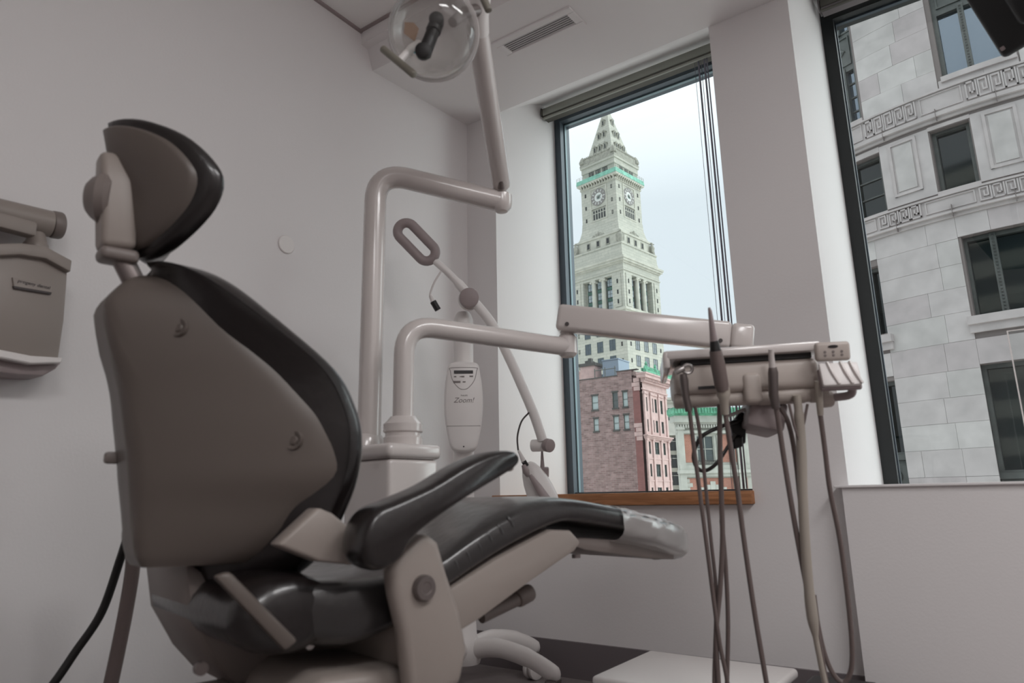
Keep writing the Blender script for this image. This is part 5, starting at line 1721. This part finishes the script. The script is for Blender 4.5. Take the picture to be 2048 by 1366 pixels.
lh = part('light_head', MB().rings([[hmz @ V((.034 * k * math.cos(q) * 1.0, .048 * k * math.sin(q), z)) for q in [2 * PI * j / 24 for j in range(24)]] for k, z in ((.25, -.078), (.5, -.068), (.72, -.045), (.9, -.015), (1.0, .02), (1.02, .06), (.85, .10), (.5, .115))]), M['white'], wl_, smooth=60)
part('head_insert', MB().tube([wp(1060, 950, 2.79), wp(1076, 974, 2.775), wp(1095, 1003, 2.76)], [.008, .016, .020], 14, flat=.7), M['shade'], lh, smooth=60)
part('head_insert', MB().tube([wp(1047, 930, 2.82), wp(1052, 943, 2.81), wp(1056, 952, 2.81)], [.009, .015, .008], 12), M['shade'], lh, smooth=60)
part('head_mount', MB().rbox((-.018, .018), (-.014, .014), (-.020, .020), .003, 1, frame(wp(1089, 944, 2.86), AX, AZ, -AY)), M['shade'], lh)
part('lower_cable', MB().tube(spline([wp(1058, 825, 2.83), wp(1043, 843, 2.83), wp(1035, 872, 2.83), wp(1036, 897, 2.83), wp(1038, 906, 2.83)], 6), .0038, 8), M['ink_d'], wl_, smooth=60)
part('lower_cable_boot', MB().tube([wp(1037, 900, 2.83), wp(1048, 924, 2.83)], [.005, .011], 12), M['white'], wl_)
part('lower_cable_plug', MB().tube([wp(1047, 922, 2.83), wp(1053, 932, 2.83)], .011, 12), M['rubber'], wl_)

# ---------------------------------------------------------------- low things by the window wall, monitor, stand on the ledge
bx_ = frame((-.86, 2.22, 0), V((1, -.02, 0)).normalized(), V((.02, 1, 0)).normalized())
wbx = thing('low_white_box', 'low white box with rounded flat lid on the floor under the window', 'box', (-.86, 2.22, 0))
part('lid', MB().rbox((-.255, .255), (-.22, .205), (.168, .20), .013, 4, bx_), M['white'], wbx)
part('box_body', MB().rbox((-.235, .235), (-.19, .185), (0, .168), .01, 2, bx_), M['white'], wbx)
kb_ = thing('black_foot_pedal', 'black foot pedal box beside the low white box at the wall', 'pedal', (-.46, 2.36, 0))
part('housing', MB().prism([(-.16, 0), (.16, 0), (.16, .10), (.04, .19), (-.16, .19)], -.10, .09, frame((-.46, 2.36, 0), (0, 1, 0), (1, 0, 0)), .012, 2), M['rubber'], kb_)
part('treadle', MB().rbox((-.07, .07), (-.16, -.09), (.03, .05), .006, 2, frame((-.46, 2.36, 0), (1, 0, 0), (0, 1, 0))), M['rubber'], kb_)
# monitor hung from the ceiling, seen from behind at the top right corner
pA, pB, pC = at(1922, -14, 1.92), at(2009, 117, 1.92), at(2062, 86, 1.86)
ex_ = (pC - pB).normalized()
ez_ = (pA - pB)
ez_ = (ez_ - ex_ * ez_.dot(ex_)).normalized()
mm_ = frame(pB, ex_, ez_.cross(ex_), ez_)
tvt = thing('ceiling_monitor', 'black monitor hanging from the ceiling at the upper right edge', 'monitor', pB)
part('monitor_case', MB().rbox((0, .52), (-.02, .03), (0, .33), .014, 3, mm_), M['tv'], tvt)
part('monitor_back_hump', MB().rbox((.08, .44), (-.05, -.01), (.05, .28), .02, 3, mm_), M['tv'], tvt)
part('monitor_button', MB().rbox((.010, .022), (-.0215, -.019), (.022, .034), .002, 1, mm_), M['shade'], tvt)
part('monitor_arm', MB().tube([mm_ @ V((.26, -.04, .16)), V(((mm_ @ V((.26, -.1, .2))).x, (mm_ @ V((.26, -.1, .2))).y, (mm_ @ V((.26, -.1, .2))).z)), V(((mm_ @ V((.26, -.1, .2))).x, (mm_ @ V((.26, -.1, .2))).y, 2.74))], .018, 14), M['tv'], tvt)
# clear acrylic stand on the ledge
ac = thing('acrylic_stand', 'clear acrylic stand upright on the ledge at the right edge of frame', 'stand', (.20, 2.80, .763))
fa = frame((.098, 2.82, .763), V((1, -.05, 0)).normalized(), V((.05, 1, 0)).normalized())
part('clear_panel', MB().box((.004, .22), (-.002, .002), (.006, .50), fa), M['glass'], ac)
part('bright_edge', MB().box((0, .004), (-.003, .003), (0, .503), fa).box((.004, .22), (-.003, .003), (.50, .503), fa), M['white'], ac)
part('foot', MB().rbox((0, .22), (-.04, .04), (0, .006), .002, 1, fa), M['glass'], ac)
